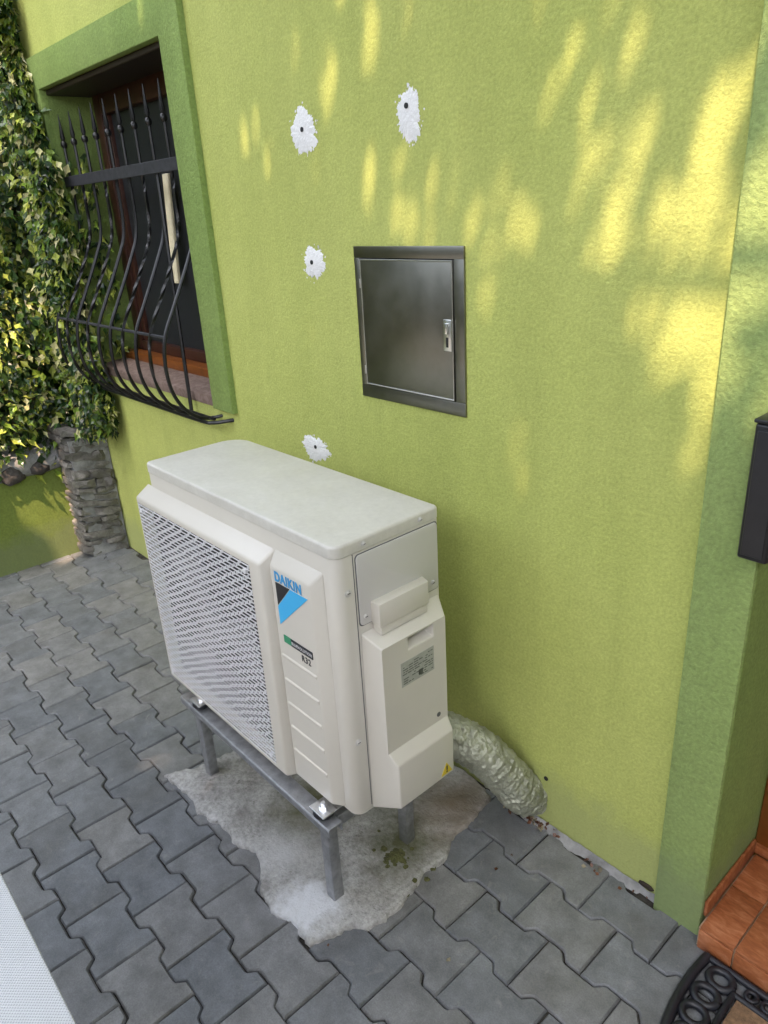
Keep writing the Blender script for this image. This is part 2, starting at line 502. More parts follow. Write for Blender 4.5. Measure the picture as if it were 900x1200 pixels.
def rv():
    while True:
        v = Vector((rnd.uniform(-1, 1), rnd.uniform(-1, 1), rnd.uniform(-1, 1)))
        if 0.05 < v.length < 1: return v.normalized()

# ------------------------------------------------------------------ ground and pavement
bm = bmn()
box(bm, -60, 60, -60, 60, -0.30, -0.055)
tag(put('ground', bm, MT['lawn'], smooth=0), kind='structure')

bm = bmn()
box(bm, -2.95, 1.35, -1.80, 0.02, -0.052, -0.0100)
pav = tag(put('pavement', bm, MT['sand'], smooth=0), kind='structure')

def paver_outline():
    top = []
    for x, h in ((-0.0985, 0.0802), (-0.0630, 0.0802), (-0.0570, 0.0783), (-0.0430, 0.0602), (-0.0370, 0.0580), (0.0370, 0.0580), (0.0430, 0.0602), (0.0570, 0.0783), (0.0630, 0.0802), (0.0985, 0.0802)):
        top.append((x, h))
    return [(x, -h) for x, h in top] + [(x, h) for x, h in reversed(top)]     # counter-clockwise

def offset_poly(P, d):
    n = len(P); out = []
    for i in range(n):
        a = Vector(P[i-1]); b = Vector(P[i]); c = Vector(P[(i+1) % n])
        e1 = (b-a).normalized(); e2 = (c-b).normalized()
        n1 = Vector((-e1.y, e1.x)); n2 = Vector((-e2.y, e2.x))
        m = (n1+n2); m.normalize()
        out.append(b + m*(d/max(0.4, m.dot(n1))))
    return out

paver_meshes = []
for k in range(8):
    bm = bmn()
    P0 = [(x + rnd.uniform(-.0009, .0009), y + rnd.uniform(-.0009, .0009)) for x, y in paver_outline()]
    P1 = offset_poly(P0, 0.0015); P2 = offset_poly(P0, 0.0040)
    n = len(P0)
    rings = []
    for P, z in ((P0, -0.05), (P0, -0.0062), (P1, -0.0030), (P2, 0.0)):
        rings.append([bm.verts.new((p[0], p[1], z + (rnd.uniform(-.0006, .0004) if z > -.01 else 0))) for p in P])
    for a, b in zip(rings, rings[1:]):
        for i in range(n): bm.faces.new((a[i], a[(i+1) % n], b[(i+1) % n], b[i]))
    bm.faces.new(rings[-1])
    me = bpy.data.meshes.new('paver'); bm.normal_update(); bm.to_mesh(me); bm.free()
    me.materials.append(MT['paver'])
    for p in me.polygons: p.use_smooth = True
    me.set_sharp_from_angle(angle=math.radians(28))
    paver_meshes.append(me)

SLAB = [(-0.905, -0.715), (-0.86, -0.62), (-0.845, -0.50), (-0.86, -0.25), (-0.84, -0.012), (-0.45, -0.010), (-0.20, -0.012), (-0.085, -0.030), (-0.070, -0.12), (-0.055, -0.24), (-0.02, -0.30), (-0.035, -0.36), (-0.012, -0.44), (0.0, -0.52), (-0.02, -0.60), (-0.060, -0.64), (-0.070, -0.70), (-0.085, -0.735), (-0.16, -0.722), (-0.23, -0.748), (-0.30, -0.735), (-0.36, -0.690), (-0.43, -0.668), (-0.50, -0.700), (-0.57, -0.690), (-0.68, -0.715), (-0.78, -0.700)]
def inside(x, y, P):
    c = False; j = len(P)-1
    for i in range(len(P)):
        if (P[i][1] > y) != (P[j][1] > y) and x < (P[j][0]-P[i][0])*(y-P[i][1])/(P[j][1]-P[i][1]) + P[i][0]: c = not c
        j = i
    return c
for k in range(0, 12):
    y = -0.0885 - 0.1414*k
    off = 0.017 if k % 2 == 0 else 0.119
    for i in range(-15, 7):
        x = off + 0.2*i
        if x < -3.0 or x > 1.30: continue
        corners = [(x+dx, y+dy) for dx in (-.1, 0, .1) for dy in (-.07, 0, .07)]
        if all(inside(a, b, SLAB) for a, b in corners): continue
        if y < -1.0 and (x < -2.4 or x > 1.0): continue
        if y > -0.2 and x > 0.68 and y > -0.05: continue
        o = bpy.data.objects.new('paver', paver_meshes[rnd.randrange(8)])
        COL.objects.link(o); o.parent = pav
        o.location = (x + rnd.uniform(-.0012, .0012), y + rnd.uniform(-.0012, .0012), rnd.uniform(-.0022, .0018))
        o.rotation_euler = (rnd.uniform(-.010, .010), rnd.uniform(-.008, .008), rnd.uniform(-.007, .007) + (math.pi if rnd.random() < .5 else 0))

# rough concrete pad
bm = bmn()
dense = []
for i in range(len(SLAB)):
    a = Vector(SLAB[i]); b = Vector(SLAB[(i+1) % len(SLAB)])
    n = max(2, int((b-a).length/0.010))
    for t in range(n):
        p = a.lerp(b, t/n)
        nn = Vector((noise.noise((p.x*28, p.y*28, 1)), noise.noise((p.x*28, p.y*28, 7)))) * 0.010 + Vector((noise.noise((p.x*90, p.y*90, 3)), noise.noise((p.x*90, p.y*90, 9)))) * 0.006
        q = p + nn
        if q.y > -0.004: q.y = -0.004
        dense.append(q)
cen = Vector((-0.45, -0.36)); n = len(dense)
ringv = []
for s, z in ((1.0, -0.004), (0.996, 0.009), (0.982, 0.013), (0.93, 0.013), (0.84, 0.013), (0.70, 0.014), (0.52, 0.015), (0.34, 0.015), (0.16, 0.016)):
    ringv.append([bm.verts.new((cen.x + (q.x-cen.x)*s, min(-0.003, cen.y + (q.y-cen.y)*s), z + (0.0035*noise.noise((q.x*s*30, q.y*s*30, s*6)) if s < .99 else 0))) for q in dense])
for a, b in zip(ringv, ringv[1:]):
    for i in range(n): bm.faces.new((a[i], a[(i+1) % n], b[(i+1) % n], b[i]))
bm.faces.new(ringv[-1])
bmesh.ops.recalc_face_normals(bm, faces=bm.faces)
tag(put('concrete_pad', bm, MT['slab'], smooth=60), kind='structure')

# mortar squeezed along the foot of the wall
bm = bmn()
L = []; Rr = []
N = 90
for i in range(N+1):
    x = 0.02 + 0.44*i/N
    w = 0.020 + 0.020*max(0, noise.noise((x*9, 0, 5))+.25) + 0.004*noise.noise((x*60, 0, 1))
    if x > .40: w *= .6
    h = 0.010 + 0.006*noise.noise((x*30, 2, 1))
    a = bm.verts.new((x, -w, -0.003)); b = bm.verts.new((x, -w*0.55, h*.7)); c = bm.verts.new((x, -0.003, h+.004))
    L.append((a, b, c))
for p, q in zip(L, L[1:]):
    bm.faces.new((p[0], q[0], q[1], p[1])); bm.faces.new((p[1], q[1], q[2], p[2]))
tag(put('mortar_strip', bm, MT['mortar'], smooth=80), kind='structure')

# ------------------------------------------------------------------ house
house = thing('house', (-1.1, 0.0, 0.0), 'lime green stuccoed house with leaf green window and door surrounds', 'house')
WX0, WX1, WZ0, WZ1 = -2.668, -1.5116, 1.012, 2.245
DX0, DX1, DZ1 = 0.5641, 1.50, 2.15

def wall_holes(bm, xs, zs, holes, y0, y1):
    def hole(i, j): return (i, j) in holes or i < 0 or j < 0 or i >= len(xs)-1 or j >= len(zs)-1
    vf = {}; vb = {}
    for i, x in enumerate(xs):
        for j, z in enumerate(zs):
            vf[i, j] = bm.verts.new((x, y0, z)); vb[i, j] = bm.verts.new((x, y1, z))
    for i in range(len(xs)-1):
        for j in range(len(zs)-1):
            if hole(i, j): continue
            bm.faces.new((vf[i, j], vf[i+1, j], vf[i+1, j+1], vf[i, j+1]))
            bm.faces.new((vb[i, j], vb[i, j+1], vb[i+1, j+1], vb[i+1, j]))
            if hole(i-1, j): bm.faces.new((vf[i, j], vf[i, j+1], vb[i, j+1], vb[i, j]))
            if hole(i+1, j): bm.faces.new((vf[i+1, j], vb[i+1, j], vb[i+1, j+1], vf[i+1, j+1]))
            if hole(i, j-1): bm.faces.new((vf[i, j], vb[i, j], vb[i+1, j], vf[i+1, j]))
            if hole(i, j+1): bm.faces.new((vf[i, j+1], vf[i+1, j+1], vb[i+1, j+1], vb[i, j+1]))
    loose = [v for v in bm.verts if not v.link_faces]
    bmesh.ops.delete(bm, geom=loose, context='VERTS')

bm = bmn()
wall_holes(bm, [-2.83, WX0-.002, WX1+.002, DX0-.003, DX1+.003, 3.2], [-0.05, WZ0-.002, DZ1+.003, WZ1+.002, 3.1], {(1, 1), (1, 2), (3, 0), (3, 1)}, 0.0, 0.32)
put('wall', bm, MT['wall'], house, smooth=0)
bm = bmn()
box(bm, -2.83, -2.55, 0.321, 6.0, -0.05, 3.1); box(bm, 2.9, 3.2, 0.321, 6.0, -0.05, 3.1); box(bm, -2.549, 2.899, 5.7, 6.0, -0.05, 3.1)
put('rear_wall', bm, MT['wall'], house, smooth=0)
bm = bmn(); box(bm, -2.95, 3.3, -0.10, 6.1, 3.102, 3.25)
put('roof', bm, MT['roof'], house, smooth=0)

# window surround: four proud bands + lining of the opening
bm = bmn()
SW = 0.146
B = 0.006
zb = WZ0-.012; zt = WZ1+.128
prism(bm, [(WX0-.14, zb), (WX0, zb), (WX0, WZ1), (WX1, WZ1), (WX1, zb), (WX1+SW, zb), (WX1+SW, zt), (WX0-.14, zt)], 0.004, -0.025, 0.006, 2, axis='y', top_only=True)
put('window_surround', bm, MT['trim'], house)
bm = bmn()
box(bm, WX0-.001, WX0+0.004, 0.0042, 0.318, WZ0+.05, WZ1-.001)
put('window_reveal', bm, MT['trim'], house, smooth=0)
bm = bmn()
box(bm, WX1-0.004, WX1+.001, 0.0042, 0.318, WZ0+.05, WZ1-.001)
put('window_reveal', bm, MT['trim'], house, smooth=0)
bm = bmn(); box(bm, WX0+.0045, WX1-.0045, 0.004, 0.20, WZ1-.022, WZ1-.001, .003, 1)
put('soffit_board', bm, MT['soffit'], house)  # dark brown board under the head of the opening

# window: frame, sash, dark screen, sill
bm = bmn()
FY = 0.205
def fbar(x0, x1, z0, z1, y0=FY, y1=FY+0.07): box(bm, x0, x1, y0, y1, z0, z1, 0.006)
fbar(WX0+.005, WX0+.075, 1.075, WZ1-.006); fbar(WX1-.075, WX1-.005, 1.075, WZ1-.006)
fbar(WX0+.0755, WX1-.0755, WZ1-.10, WZ1-.006); fbar(WX0+.0755, WX1-.0755, 1.075, 1.135)
win = put('window_frame', bm, MT['brownwood'], house)
bm = bmn()
fbar(WX0+.076, WX0+.115, 1.136, WZ1-.101, FY+.012, FY+.06)
put('sash', bm, MT['brownwood'], win)
bm = bmn()
fbar(WX1-.115, WX1-.076, 1.136, WZ1-.101, FY+.012, FY+.06)
put('sash', bm, MT['brownwood'], win)
bm = bmn(); box(bm, WX0+.1155, WX1-.1155, FY+.030, FY+.036, 1.1355, WZ1-.1005)
put('pane', bm, MT['pane'], win, smooth=0)
bm = bmn(); box(bm, WX0+.006, WX1-.006, 0.135, FY-.001, 1.040, 1.092, 0.006)
put('inner_sill', bm, MT['doorwood'], house)
bm = bmn()
hexa(bm, [(WX0+.005, -0.006, 1.000), (WX1-.005, -0.006, 1.000), (WX1-.005, 0.134, 1.000), (WX0+.005, 0.134, 1.000), (WX0+.005, -0.006, 1.040), (WX1-.005, -0.006, 1.040), (WX1-.005, 0.134, 1.056), (WX0+.005, 0.134, 1.056)], 0.004)
put('sill', bm, MT['sill'], house)

# door pilaster and reveal, lintel, far pilaster
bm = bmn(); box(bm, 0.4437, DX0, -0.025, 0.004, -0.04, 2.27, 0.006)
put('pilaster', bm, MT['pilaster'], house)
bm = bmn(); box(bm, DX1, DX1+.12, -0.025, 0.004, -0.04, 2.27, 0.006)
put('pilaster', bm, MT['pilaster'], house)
bm = bmn(); box(bm, DX0+.0005, DX1-.0005, -0.025, 0.004, 2.15, 2.27, 0.006)
put('door_lintel', bm, MT['trim'], house)
bm = bmn(); box(bm, DX0-.002, DX0+0.001, -0.018, 0.262, 0.115, 2.149)
put('door_reveal', bm, MT['trim'], house, smooth=0)
# unseen wall added to cut the light from the right
bm = bmn(); box(bm, 2.75, 3.05, -4.2, -0.002, -0.05, 3.1)
put('light_block_wall', bm, MT['blocker'], house, smooth=0)
# door
bm = bmn()
box(bm, DX0+.002, DX1-.002, 0.262, 0.31, 0.094, 2.149, 0.003)
door = put('door', bm, MT['doorwood'], house)
bm = bmn(); box(bm, DX0+.06, DX1-.06, 0.252, 0.2615, 0.22, 1.0, 0.006)
put('door_panel', bm, MT['doorwood'], door)
bm = bmn(); box(bm, DX0+.06, DX1-.06, 0.252, 0.2615, 1.15, 2.05, 0.006)
put('door_panel', bm, MT['doorwood'], door)
bm = bmn(); box(bm, DX0+.001, DX1-.001, 0.2525, 0.30, 0.066, 0.092, 0.002)
put('threshold', bm, MT['tile'], house)

# tiled doorstep
step = tag(put('doorstep', (lambda b: (box(b, 0.5715, 1.56, -0.047, 0.25, -0.05, 0.0605), b)[1])(bmn()), MT['grout'], None, 0, (1.0, 0.1, 0)), 'low doorstep covered with terracotta tiles beside the green pilaster', 'doorstep')
xs = [0.5735, 0.657, 0.862, 1.067, 1.272, 1.477, 1.56]
for i in range(6):
    x0, x1 = xs[i] + .0018, xs[i+1] - .0018
    for (y0, y1) in ((-0.0515, 0.1115), (0.1150, 0.249)):
        if y0 > 0: pass
        xa = max(x0, DX0 + 0.012) if y1 > 0 else x0
        b = bmn(); box(b, xa, x1, y0, y1, 0.0605, 0.0685, 0.0018); put('tile', b, MT['tile'], step)
    b = bmn(); box(b, x0, x1, -0.0545, -0.0472, 0.002, 0.0590, 0.0016); put('riser_tile', b, MT['tile'], step)
b = bmn(); box(b, DX0+.0015, DX0+0.0095, -0.018, 0.25, 0.069, 0.114, 0.0015); put('skirting_tile', b, MT['tile'], step)

# filler patches with anchor holes
def patch(x, z, rx, rz, seed, hx, hz):
    b = bmn(); n = 150
    rings = []
    for s, y in ((1.0, -0.0006), (0.86, -0.0022), (0.6, -0.0036), (0.3, -0.0042)):
        ring = []
        for k in range(n):
            a = 2*math.pi*k/n; ca, sa = math.cos(a), math.sin(a)
            f = 0.88 + 0.30*noise.noise((ca*1.6+seed, sa*1.6, seed)) + 0.16*noise.noise((ca*5+seed, sa*5, 3)) + 0.13*noise.noise((ca*14+seed, sa*14, 8)) + .07*noise.noise((ca*30, sa*30, seed))
            f = f if s > .9 else 0.55*f + 0.36
            ring.append(b.verts.new((x + ca*rx*f*s, y - 0.0008*noise.noise((ca*s*9, sa*s*9, seed)), z + sa*rz*f*s)))
        rings.append(ring)
    for p, q in zip(rings, rings[1:]):
        for k in range(n): b.faces.new((p[k], p[(k+1) % n], q[(k+1) % n], q[k]))
    b.faces.new(rings[-1])
    rr = random.Random(int(seed*100))
    for k in range(rr.randrange(8, 20)):      # flecks thrown round the edge
        a = rr.uniform(0, 2*math.pi); d = rr.uniform(0.9, 1.12)
        cx = x + math.cos(a)*rx*d; cz = z + math.sin(a)*rz*d; s = rr.uniform(.0008, .0020) + .004*rr.random()**3
        vs = [b.verts.new((cx + s*math.cos(t)*rr.uniform(.6, 1.3), -0.0012, cz + s*math.sin(t)*rr.uniform(.6, 1.5))) for t in (0, 1.2, 2.5, 3.8, 5.0)]
        b.faces.new(vs)
    bmesh.ops.recalc_face_normals(b, faces=b.faces)
    for f in b.faces:
        if f.normal.y > 0: f.normal_flip()
    o = put('filler_patch', b, MT['plaster'], house, smooth=50)
    b = bmn(); tube(b, [(hx, -0.0065, hz), (hx, -0.003, hz)], 0.0065, 10)
    put('anchor_hole', b, MT['dark'], o)
patch(-0.797, 1.900, 0.062, 0.060, 1.3, -0.797, 1.902)
patch(-0.372, 1.890, 0.047, 0.060, 4.1, -0.377, 1.910)
patch(-0.800, 1.548, 0.058, 0.050, 7.7, -0.806, 1.552)
patch(-0.876, 0.957, 0.076, 0.050, 9.2, -0.876, 0.965)
# small drilled hole low on the wall
bm = bmn(); tube(bm, [(0.087, -0.002, 0.169), (0.087, 0.002, 0.169)], 0.007, 10)
put('drill_hole', bm, MT['dark'], house)
# hole in the render at the foot of the wall
bm = bmn()
lathe_ball(bm, (0.412, -0.002, 0.022), 0.022, 0.004, 0.010, nz=.4, seed=3)
put('render_gap', bm, MT['soil'], house)

# ------------------------------------------------------------------ utility cabinet
cab = thing('utility_cabinet', (-0.4035, 0.0, 1.179), 'stainless steel utility cabinet set into the green wall', 'cabinet')
px0, px1, pz0, pz1 = -0.608, -0.199, 1.179, 1.597
bm = bmn()
gx0, gx1, gz0, gz1 = px0+.022, px1-.034, pz0+.036, pz1-.030
box(bm, px0, px1, -0.006, 0.003, gz1, pz1, 0.0015); box(bm, px0, px1, -0.006, 0.003, pz0, gz0, 0.0015)
box(bm, px0, gx0, -0.0058, 0.003, gz0+.0003, gz1-.0003, 0.0015); box(bm, gx1, px1, -0.0058, 0.003, gz0+.0003, gz1-.0003, 0.0015)
put('frame', bm, MT['steel'], cab)
bm = bmn(); box(bm, gx0+.0002, gx1-.0002, -0.0005, 0.002, gz0+.0002, gz1-.0002)
put('frame_gap', bm, MT['dark'], cab, smooth=0)
bm = bmn(); box(bm, gx0+.0025, gx1-.0025, -0.0075, -0.001, gz0+.0025, gz1-.0025, 0.0018)
cdoor = put('door', bm, MT['steel'], cab)
bm = bmn()   # folded bright rim of the door leaf
t = 0.0035; e_ = .0028
box(bm, gx0+e_, gx1-e_, -0.0086, -0.0076, gz1-e_-t, gz1-e_, 0.0003, 1); box(bm, gx0+e_, gx1-e_, -0.0086, -0.0076, gz0+e_, gz0+e_+t, 0.0003, 1)
box(bm, gx0+e_, gx0+e_+t, -0.0085, -0.0076, gz0+.0065, gz1-.0065, 0.0003, 1); box(bm, gx1-e_-t*.6, gx1-e_, -0.0085, -0.0076, gz0+.0065, gz1-.0065, 0.0003, 1)
put('door_rim', bm, MT['steeledge'], cdoor)
for z in (1.26, 1.50):
    bm = bmn(); tube(bm, [(gx0+.001, -0.0075, z-.012), (gx0+.001, -0.0075, z+.012)], 0.0028, 10)
    put('hinge', bm, MT['steeledge'], cab)
bm = bmn(); box(bm, -0.2665, -0.2385, -0.0125, -0.0076, 1.345, 1.424, 0.002)
lock = put('lock_plate', bm, MT['steeledge'], cab)
bm = bmn(); box(bm, -0.259, -0.247, -0.018, -0.0127, 1.388, 1.416, 0.002)
put('latch', bm, MT['steeledge'], lock)
bm = bmn(); box(bm, -0.2565, -0.2485, -0.0135, -0.0126, 1.355, 1.380, 0.0004, 1)
put('keyhole', bm, MT['dark'], lock)

# ------------------------------------------------------------------ heat pump outdoor unit
UX0, UX1, UYF, UYB, UZ0, UZ1 = -0.936, -0.0591, -0.568, -0.256, 0.316, 1.051
ac = thing('outdoor_unit', (-0.4975, -0.412, UZ0), 'ivory heat pump outdoor unit standing on a steel stand by the wall', 'heat pump')

def rounded_rect(x0, x1, y0, y1, r, n=6):
    """r = (front-left, front-right, back-right, back-left)"""
    out = []
    for (cx, cy, rad, a0) in ((x0, y0, r[0], math.pi), (x1, y0, r[1], 1.5*math.pi), (x1, y1, r[2], 0), (x0, y1, r[3], .5*math.pi)):
        sx = 1 if cx == x0 else -1; sy = 1 if cy == y0 else -1
        for k in range(n+1):
            a = a0 + (math.pi/2)*k/n
            out.append((cx + sx*rad + rad*math.cos(a), cy + sy*rad + rad*math.sin(a)))
    return out
bm = bmn(); prism(bm, rounded_rect(UX0, UX1, UYF, UYB, (.02, .028, .012, .07)), UZ0+.012, 1.0215, 0.004, 2)
put('casing', bm, MT['plastic'], ac)
bm = bmn(); prism(bm, rounded_rect(UX0+.01, UX1-.008, UYF+.01, UYB-.01, (.02, .028, .012, .07)), UZ0-.004, UZ0+.0119)
put('base_pan', bm, MT['plastic'], ac)
bm = bmn(); prism(bm, rounded_rect(UX0-.001, UX1+.001, UYF-.001, UYB+.001, (.018, .027, .013, .071), 8), 1.0225, UZ1, 0.007, 3, top_only=True)
put('top_panel', bm, MT['top'], ac, smooth=50)

# fan guard bezel (frustum ring)
OX0, OX1, OZ0, OZ1 = -0.950, -0.285, 0.318, 0.980       # at the casing
FX0, FX1, FZ0, FZ1 = -0.956, -0.298, 0.324, 0.950       # front outline
HX0, HX1, HZ0, HZ1 = -0.944, -0.342, 0.338, 0.934       # opening
YB_, YF_ = UYF+.001, -0.608
def ringrect(x0, x1, z0, z1, y): return [(x0, y, z0), (x1, y, z0), (x1, y, z1), (x0, y, z1)]
bm = bmn()
R_ = [[bm.verts.new(p) for p in ringrect(*a)] for a in ((OX0, OX1, OZ0, OZ1, YB_), (FX0, FX1, FZ0, FZ1, YF_), (HX0, HX1, HZ0, HZ1, YF_), (HX0, HX1, HZ0, HZ1, YB_-.002))]
for a, b in zip(R_, R_[1:]):
    for i in range(4): bm.faces.new((a[i], a[(i+1) % 4], b[(i+1) % 4], b[i]))
bmesh.ops.recalc_face_normals(bm, faces=bm.faces)
eds = [e for e in bm.edges if all(v in R_[1] or v in R_[0] for v in e.verts) and not all(v in R_[0] for v in e.verts)]
bmesh.ops.bevel(bm, geom=eds, offset=0.007, segments=3, affect='EDGES', profile=0.5)
put('fan_bezel', bm, MT['plastic'], ac, smooth=40)
bm = bmn(); box(bm, HX0+.001, HX1-.001, YB_-.0035, YB_-.0015, HZ0+.001, HZ1-.001)
put('fan_cavity', bm, MT['dark'], ac, smooth=0)
# guard: fine horizontal slats over upright ribs
bm = bmn()
nz = 54
pit = (HZ1-HZ0-.008)/(nz-1)
for i in range(nz):
    z = HZ0 + .004 + pit*i
    box(bm, HX0+.0005, HX1-.0005, YF_-.0010, YF_+.0005, z-.0015, z+.0015)
g = put('fan_guard', bm, MT['grille'], ac, smooth=0)
g['kind'] = 'stuff'
bm = bmn()
for i in range(nz-1):                 # short upright webs, staggered row by row
    z = HZ0 + .004 + pit*i
    x = HX0 + .006 + .042*((i*0.5 + .23*((i*7919) % 13)/13) % 1)
    while x < HX1-.006:
        box(bm, x-.0014, x+.0014, YF_+.0002, YF_+.0085, z+.0015, z+pit-.0015)
        x += .042
put('guard_webs', bm, MT['grille'], g, smooth=0)['kind'] = 'stuff'
# fan behind the guard
bm = bmn()
fc = Vector(((HX0+HX1)/2, UYF-.008, (HZ0+HZ1)/2))
tube(bm, [fc + Vector((0, .004, 0)), fc + Vector((0, -.012, 0))], [0.075, 0.065], 24)
for k in range(3):
    a0 = k*2*math.pi/3
    P = []
    for r_, w, dy in ((.06, .5, 0), (.16, .45, 0), (.26, .42, 0)):
        P.append([bm.verts.new(fc + Vector((r_*math.cos(a0-w), .003, r_*math.sin(a0-w)))), bm.verts.new(fc + Vector((r_*math.cos(a0+w), -.012, r_*math.sin(a0+w))))])
    for a, b in zip(P, P[1:]): bm.faces.new((a[0], b[0], b[1], a[1]))
put('fan', bm, MT['fan'], ac)
# bolts of the guard
for (x, z) in ((HX0+.02, HZ1-.02), (HX1-.02, HZ1-.022), (HX1-.02, HZ0+.022), (HX0+.02, HZ0+.02)):
    bm = bmn(); tube(bm, [(x, YF_+.004, z), (x, YF_-.004, z)], 0.007, 12); put('guard_screw', bm, MT['grille'], ac)

# badge column on the right of the front
BX0, BX1 = -0.282, -0.128
bm = bmn()
hexa(bm, [(BX0, -0.590, 0.335), (BX1, -0.590, 0.335), (BX1+.030, UYF+.001, 0.330), (BX0-.002, UYF+.001, 0.330), (BX0, -0.590, 0.948), (BX1, -0.590, 0.948), (BX1+.030, UYF+.001, 0.984), (BX0-.002, UYF+.001, 0.984)], 0.006, 3)
badge = put('badge_panel', bm, MT['plastic'], ac, smooth=40)
for z in (0.710, 0.640, 0.569, 0.497, 0.424):
    bm = bmn(); hexa(bm, [(BX0+.012, -0.5925, z-.004), (BX1-.006, -0.5925, z-.004), (BX1-.006, -0.589, z-.010), (BX0+.012, -0.589, z-.010), (BX0+.012, -0.5925, z+.002), (BX1-.006, -0.5925, z+.002), (BX1-.006, -0.589, z+.006), (BX0+.012, -0.589, z+.006)], 0.001, 1)
    put('moulded_rib', bm, MT['plastic'], badge)

def text(name, body, x, z, size, y, mat, parent, axis='front', sx=1.0, bold=0.0):
    cu = bpy.data.curves.new(name, 'FONT')
    cu.body = body; cu.size = size; cu.extrude = 0.0004; cu.offset = bold; cu.space_character = 1.10
    o = bpy.data.objects.new(name, cu); COL.objects.link(o)
    dg = bpy.context.evaluated_depsgraph_get()
    me = bpy.data.meshes.new_from_object(o.evaluated_get(dg))
    bpy.data.objects.remove(o); bpy.data.curves.remove(cu)
    if axis == 'front': mt = Matrix(((sx, 0, 0, x), (0, 0, -1, y), (0, 1, 0, z), (0, 0, 0, 1)))
    else: mt = Matrix(((0, 0, 1, y), (sx, 0, 0, x), (0, 1, 0, z), (0, 0, 0, 1)))
    me.transform(Matrix.Translation(-wloc(parent)) @ mt)
    me.name = name; me.materials.clear(); me.materials.append(mat)
    r = bpy.data.objects.new(name, me); COL.objects.link(r); r.parent = parent
    return r
text('brand_lettering', 'DAIKIN', -0.262, 0.9165, 0.034, -0.5910, MT['bluet'], badge, sx=0.86, bold=0.0011)
bm = bmn(); prism(bm, [(-0.260, 0.912), (-0.260, 0.852), (-0.205, 0.912)], -0.5918, -0.5895, axis='y')
put('black_logo_triangle', bm, MT['blk'], badge, smooth=0)
bm = bmn(); prism(bm, [(-0.260, 0.849), (-0.260, 0.800), (-0.1365, 0.912), (-0.2025, 0.912)], -0.5918, -0.5895, axis='y')
put('blue_logo_panel', bm, MT['blue'], badge, smooth=0)
bm = bmn(); box(bm, -0.252, -0.2235, -0.5918, -0.5895, 0.755, 0.774); put('green_badge', bm, MT['grn'], badge, smooth=0)
bm = bmn(); box(bm, -0.2230, -0.140, -0.5918, -0.5895, 0.755, 0.774); put('black_badge', bm, MT['blk'], badge, smooth=0)
text('badge_lettering', 'BLUEVOLUTION', -0.221, 0.7605, 0.0118, -0.5922, MT['wht'], badge, sx=0.86)
text('badge_lettering', 'R32', -0.186, 0.732, 0.024, -0.5910, MT['blk'], badge, sx=0.88, bold=0.0002)

# right-hand side: raised service panel
X = UX1
bm = bmn()
prism(bm, rounded_rect(-0.511, -0.266, 0.842, 1.014, (.010, .010, .010, .010), 4), X-.002, X+.0035, 0.0015, 2, axis='x', top_only=True)
sp = put('service_panel', bm, MT['plastic_side'], ac)
bm = bmn(); prism(bm, rounded_rect(-0.5135, -0.2635, 0.8395, 1.0165, (.010, .010, .010, .010), 4), X-.002, X+.0006, axis='x')
put('panel_groove', bm, MT['fan'], ac, smooth=0)
def screw(y, z, x, parent, r=0.0065, mat='plastic_side'):
    b = bmn(); tube(b, [(x-.001, y, z), (x+.0005, y, z)], r*1.45, 14); tube(b, [(x, y, z), (x+.0026, y, z)], [r, r*.8], 12)
    o = put('screw', b, MT[mat], parent)
    b = bmn(); box(b, x+.0022, x+.0032, y-r*.6, y+r*.6, z-r*.15, z+r*.15); put('screw_slot', b, MT['fan'], o, smooth=0)
for (y, z) in ((-0.537, 0.935), (-0.543, 0.54)): screw(y, z, X, ac)
for (y, z) in ((-0.496, 0.862), (-0.285, 0.862)): screw(y, z, X+.0035, sp, 0.006)
for (y, z) in ((-0.487, 1.036), (-0.318, 1.036)): screw(y, z, X+.003, ac, 0.0045)
# vertical casing seam
bm = bmn(); box(bm, X-.001, X+.0007, -0.5195, -0.5175, 0.335, 1.02)
put('casing_seam', bm, MT['fan'], ac, smooth=0)
# grip block
bm = bmn()
hexa(bm, [(X+.001, -0.480, 0.838), (X+.036, -0.484, 0.838), (X+.036, -0.332, 0.838), (X+.001, -0.318, 0.838), (X+.001, -0.480, 0.893), (X+.036, -0.484, 0.897), (X+.036, -0.332, 0.897), (X+.001, -0.318, 0.893)], 0.003, 2)
put('grip', bm, MT['plastic'], ac)
bm = bmn()
box(bm, X+.001, X+.031, -0.476, -0.334, 0.815, 0.8375, 0.0015); put('grip_base', bm, MT['plastic'], ac)

# connection cover with stepped lower bulge and a finger recess
prof = [(X+.001, 0.323), (0.026, 0.362), (0.026, 0.490), (0.001, 0.517), (0.001, 0.803), (X+.001, 0.822)]
yl = [-0.516, -0.497, -0.497, -0.505, -0.505, -0.511]
yr = [-0.266, -0.312, -0.312, -0.305, -0.305, -0.266]
bm = bmn()
lv = [bm.verts.new((p[0], y, p[1])) for p, y in zip(prof, yl)]
rvv = [bm.verts.new((p[0], y, p[1])) for p, y in zip(prof, yr)]
n = len(prof)
for i in range(n-1):
    if i == 3: continue
    bm.faces.new((lv[i], rvv[i], rvv[i+1], lv[i+1]))
bm.faces.new(lv); bm.faces.new(list(reversed(rvv)))
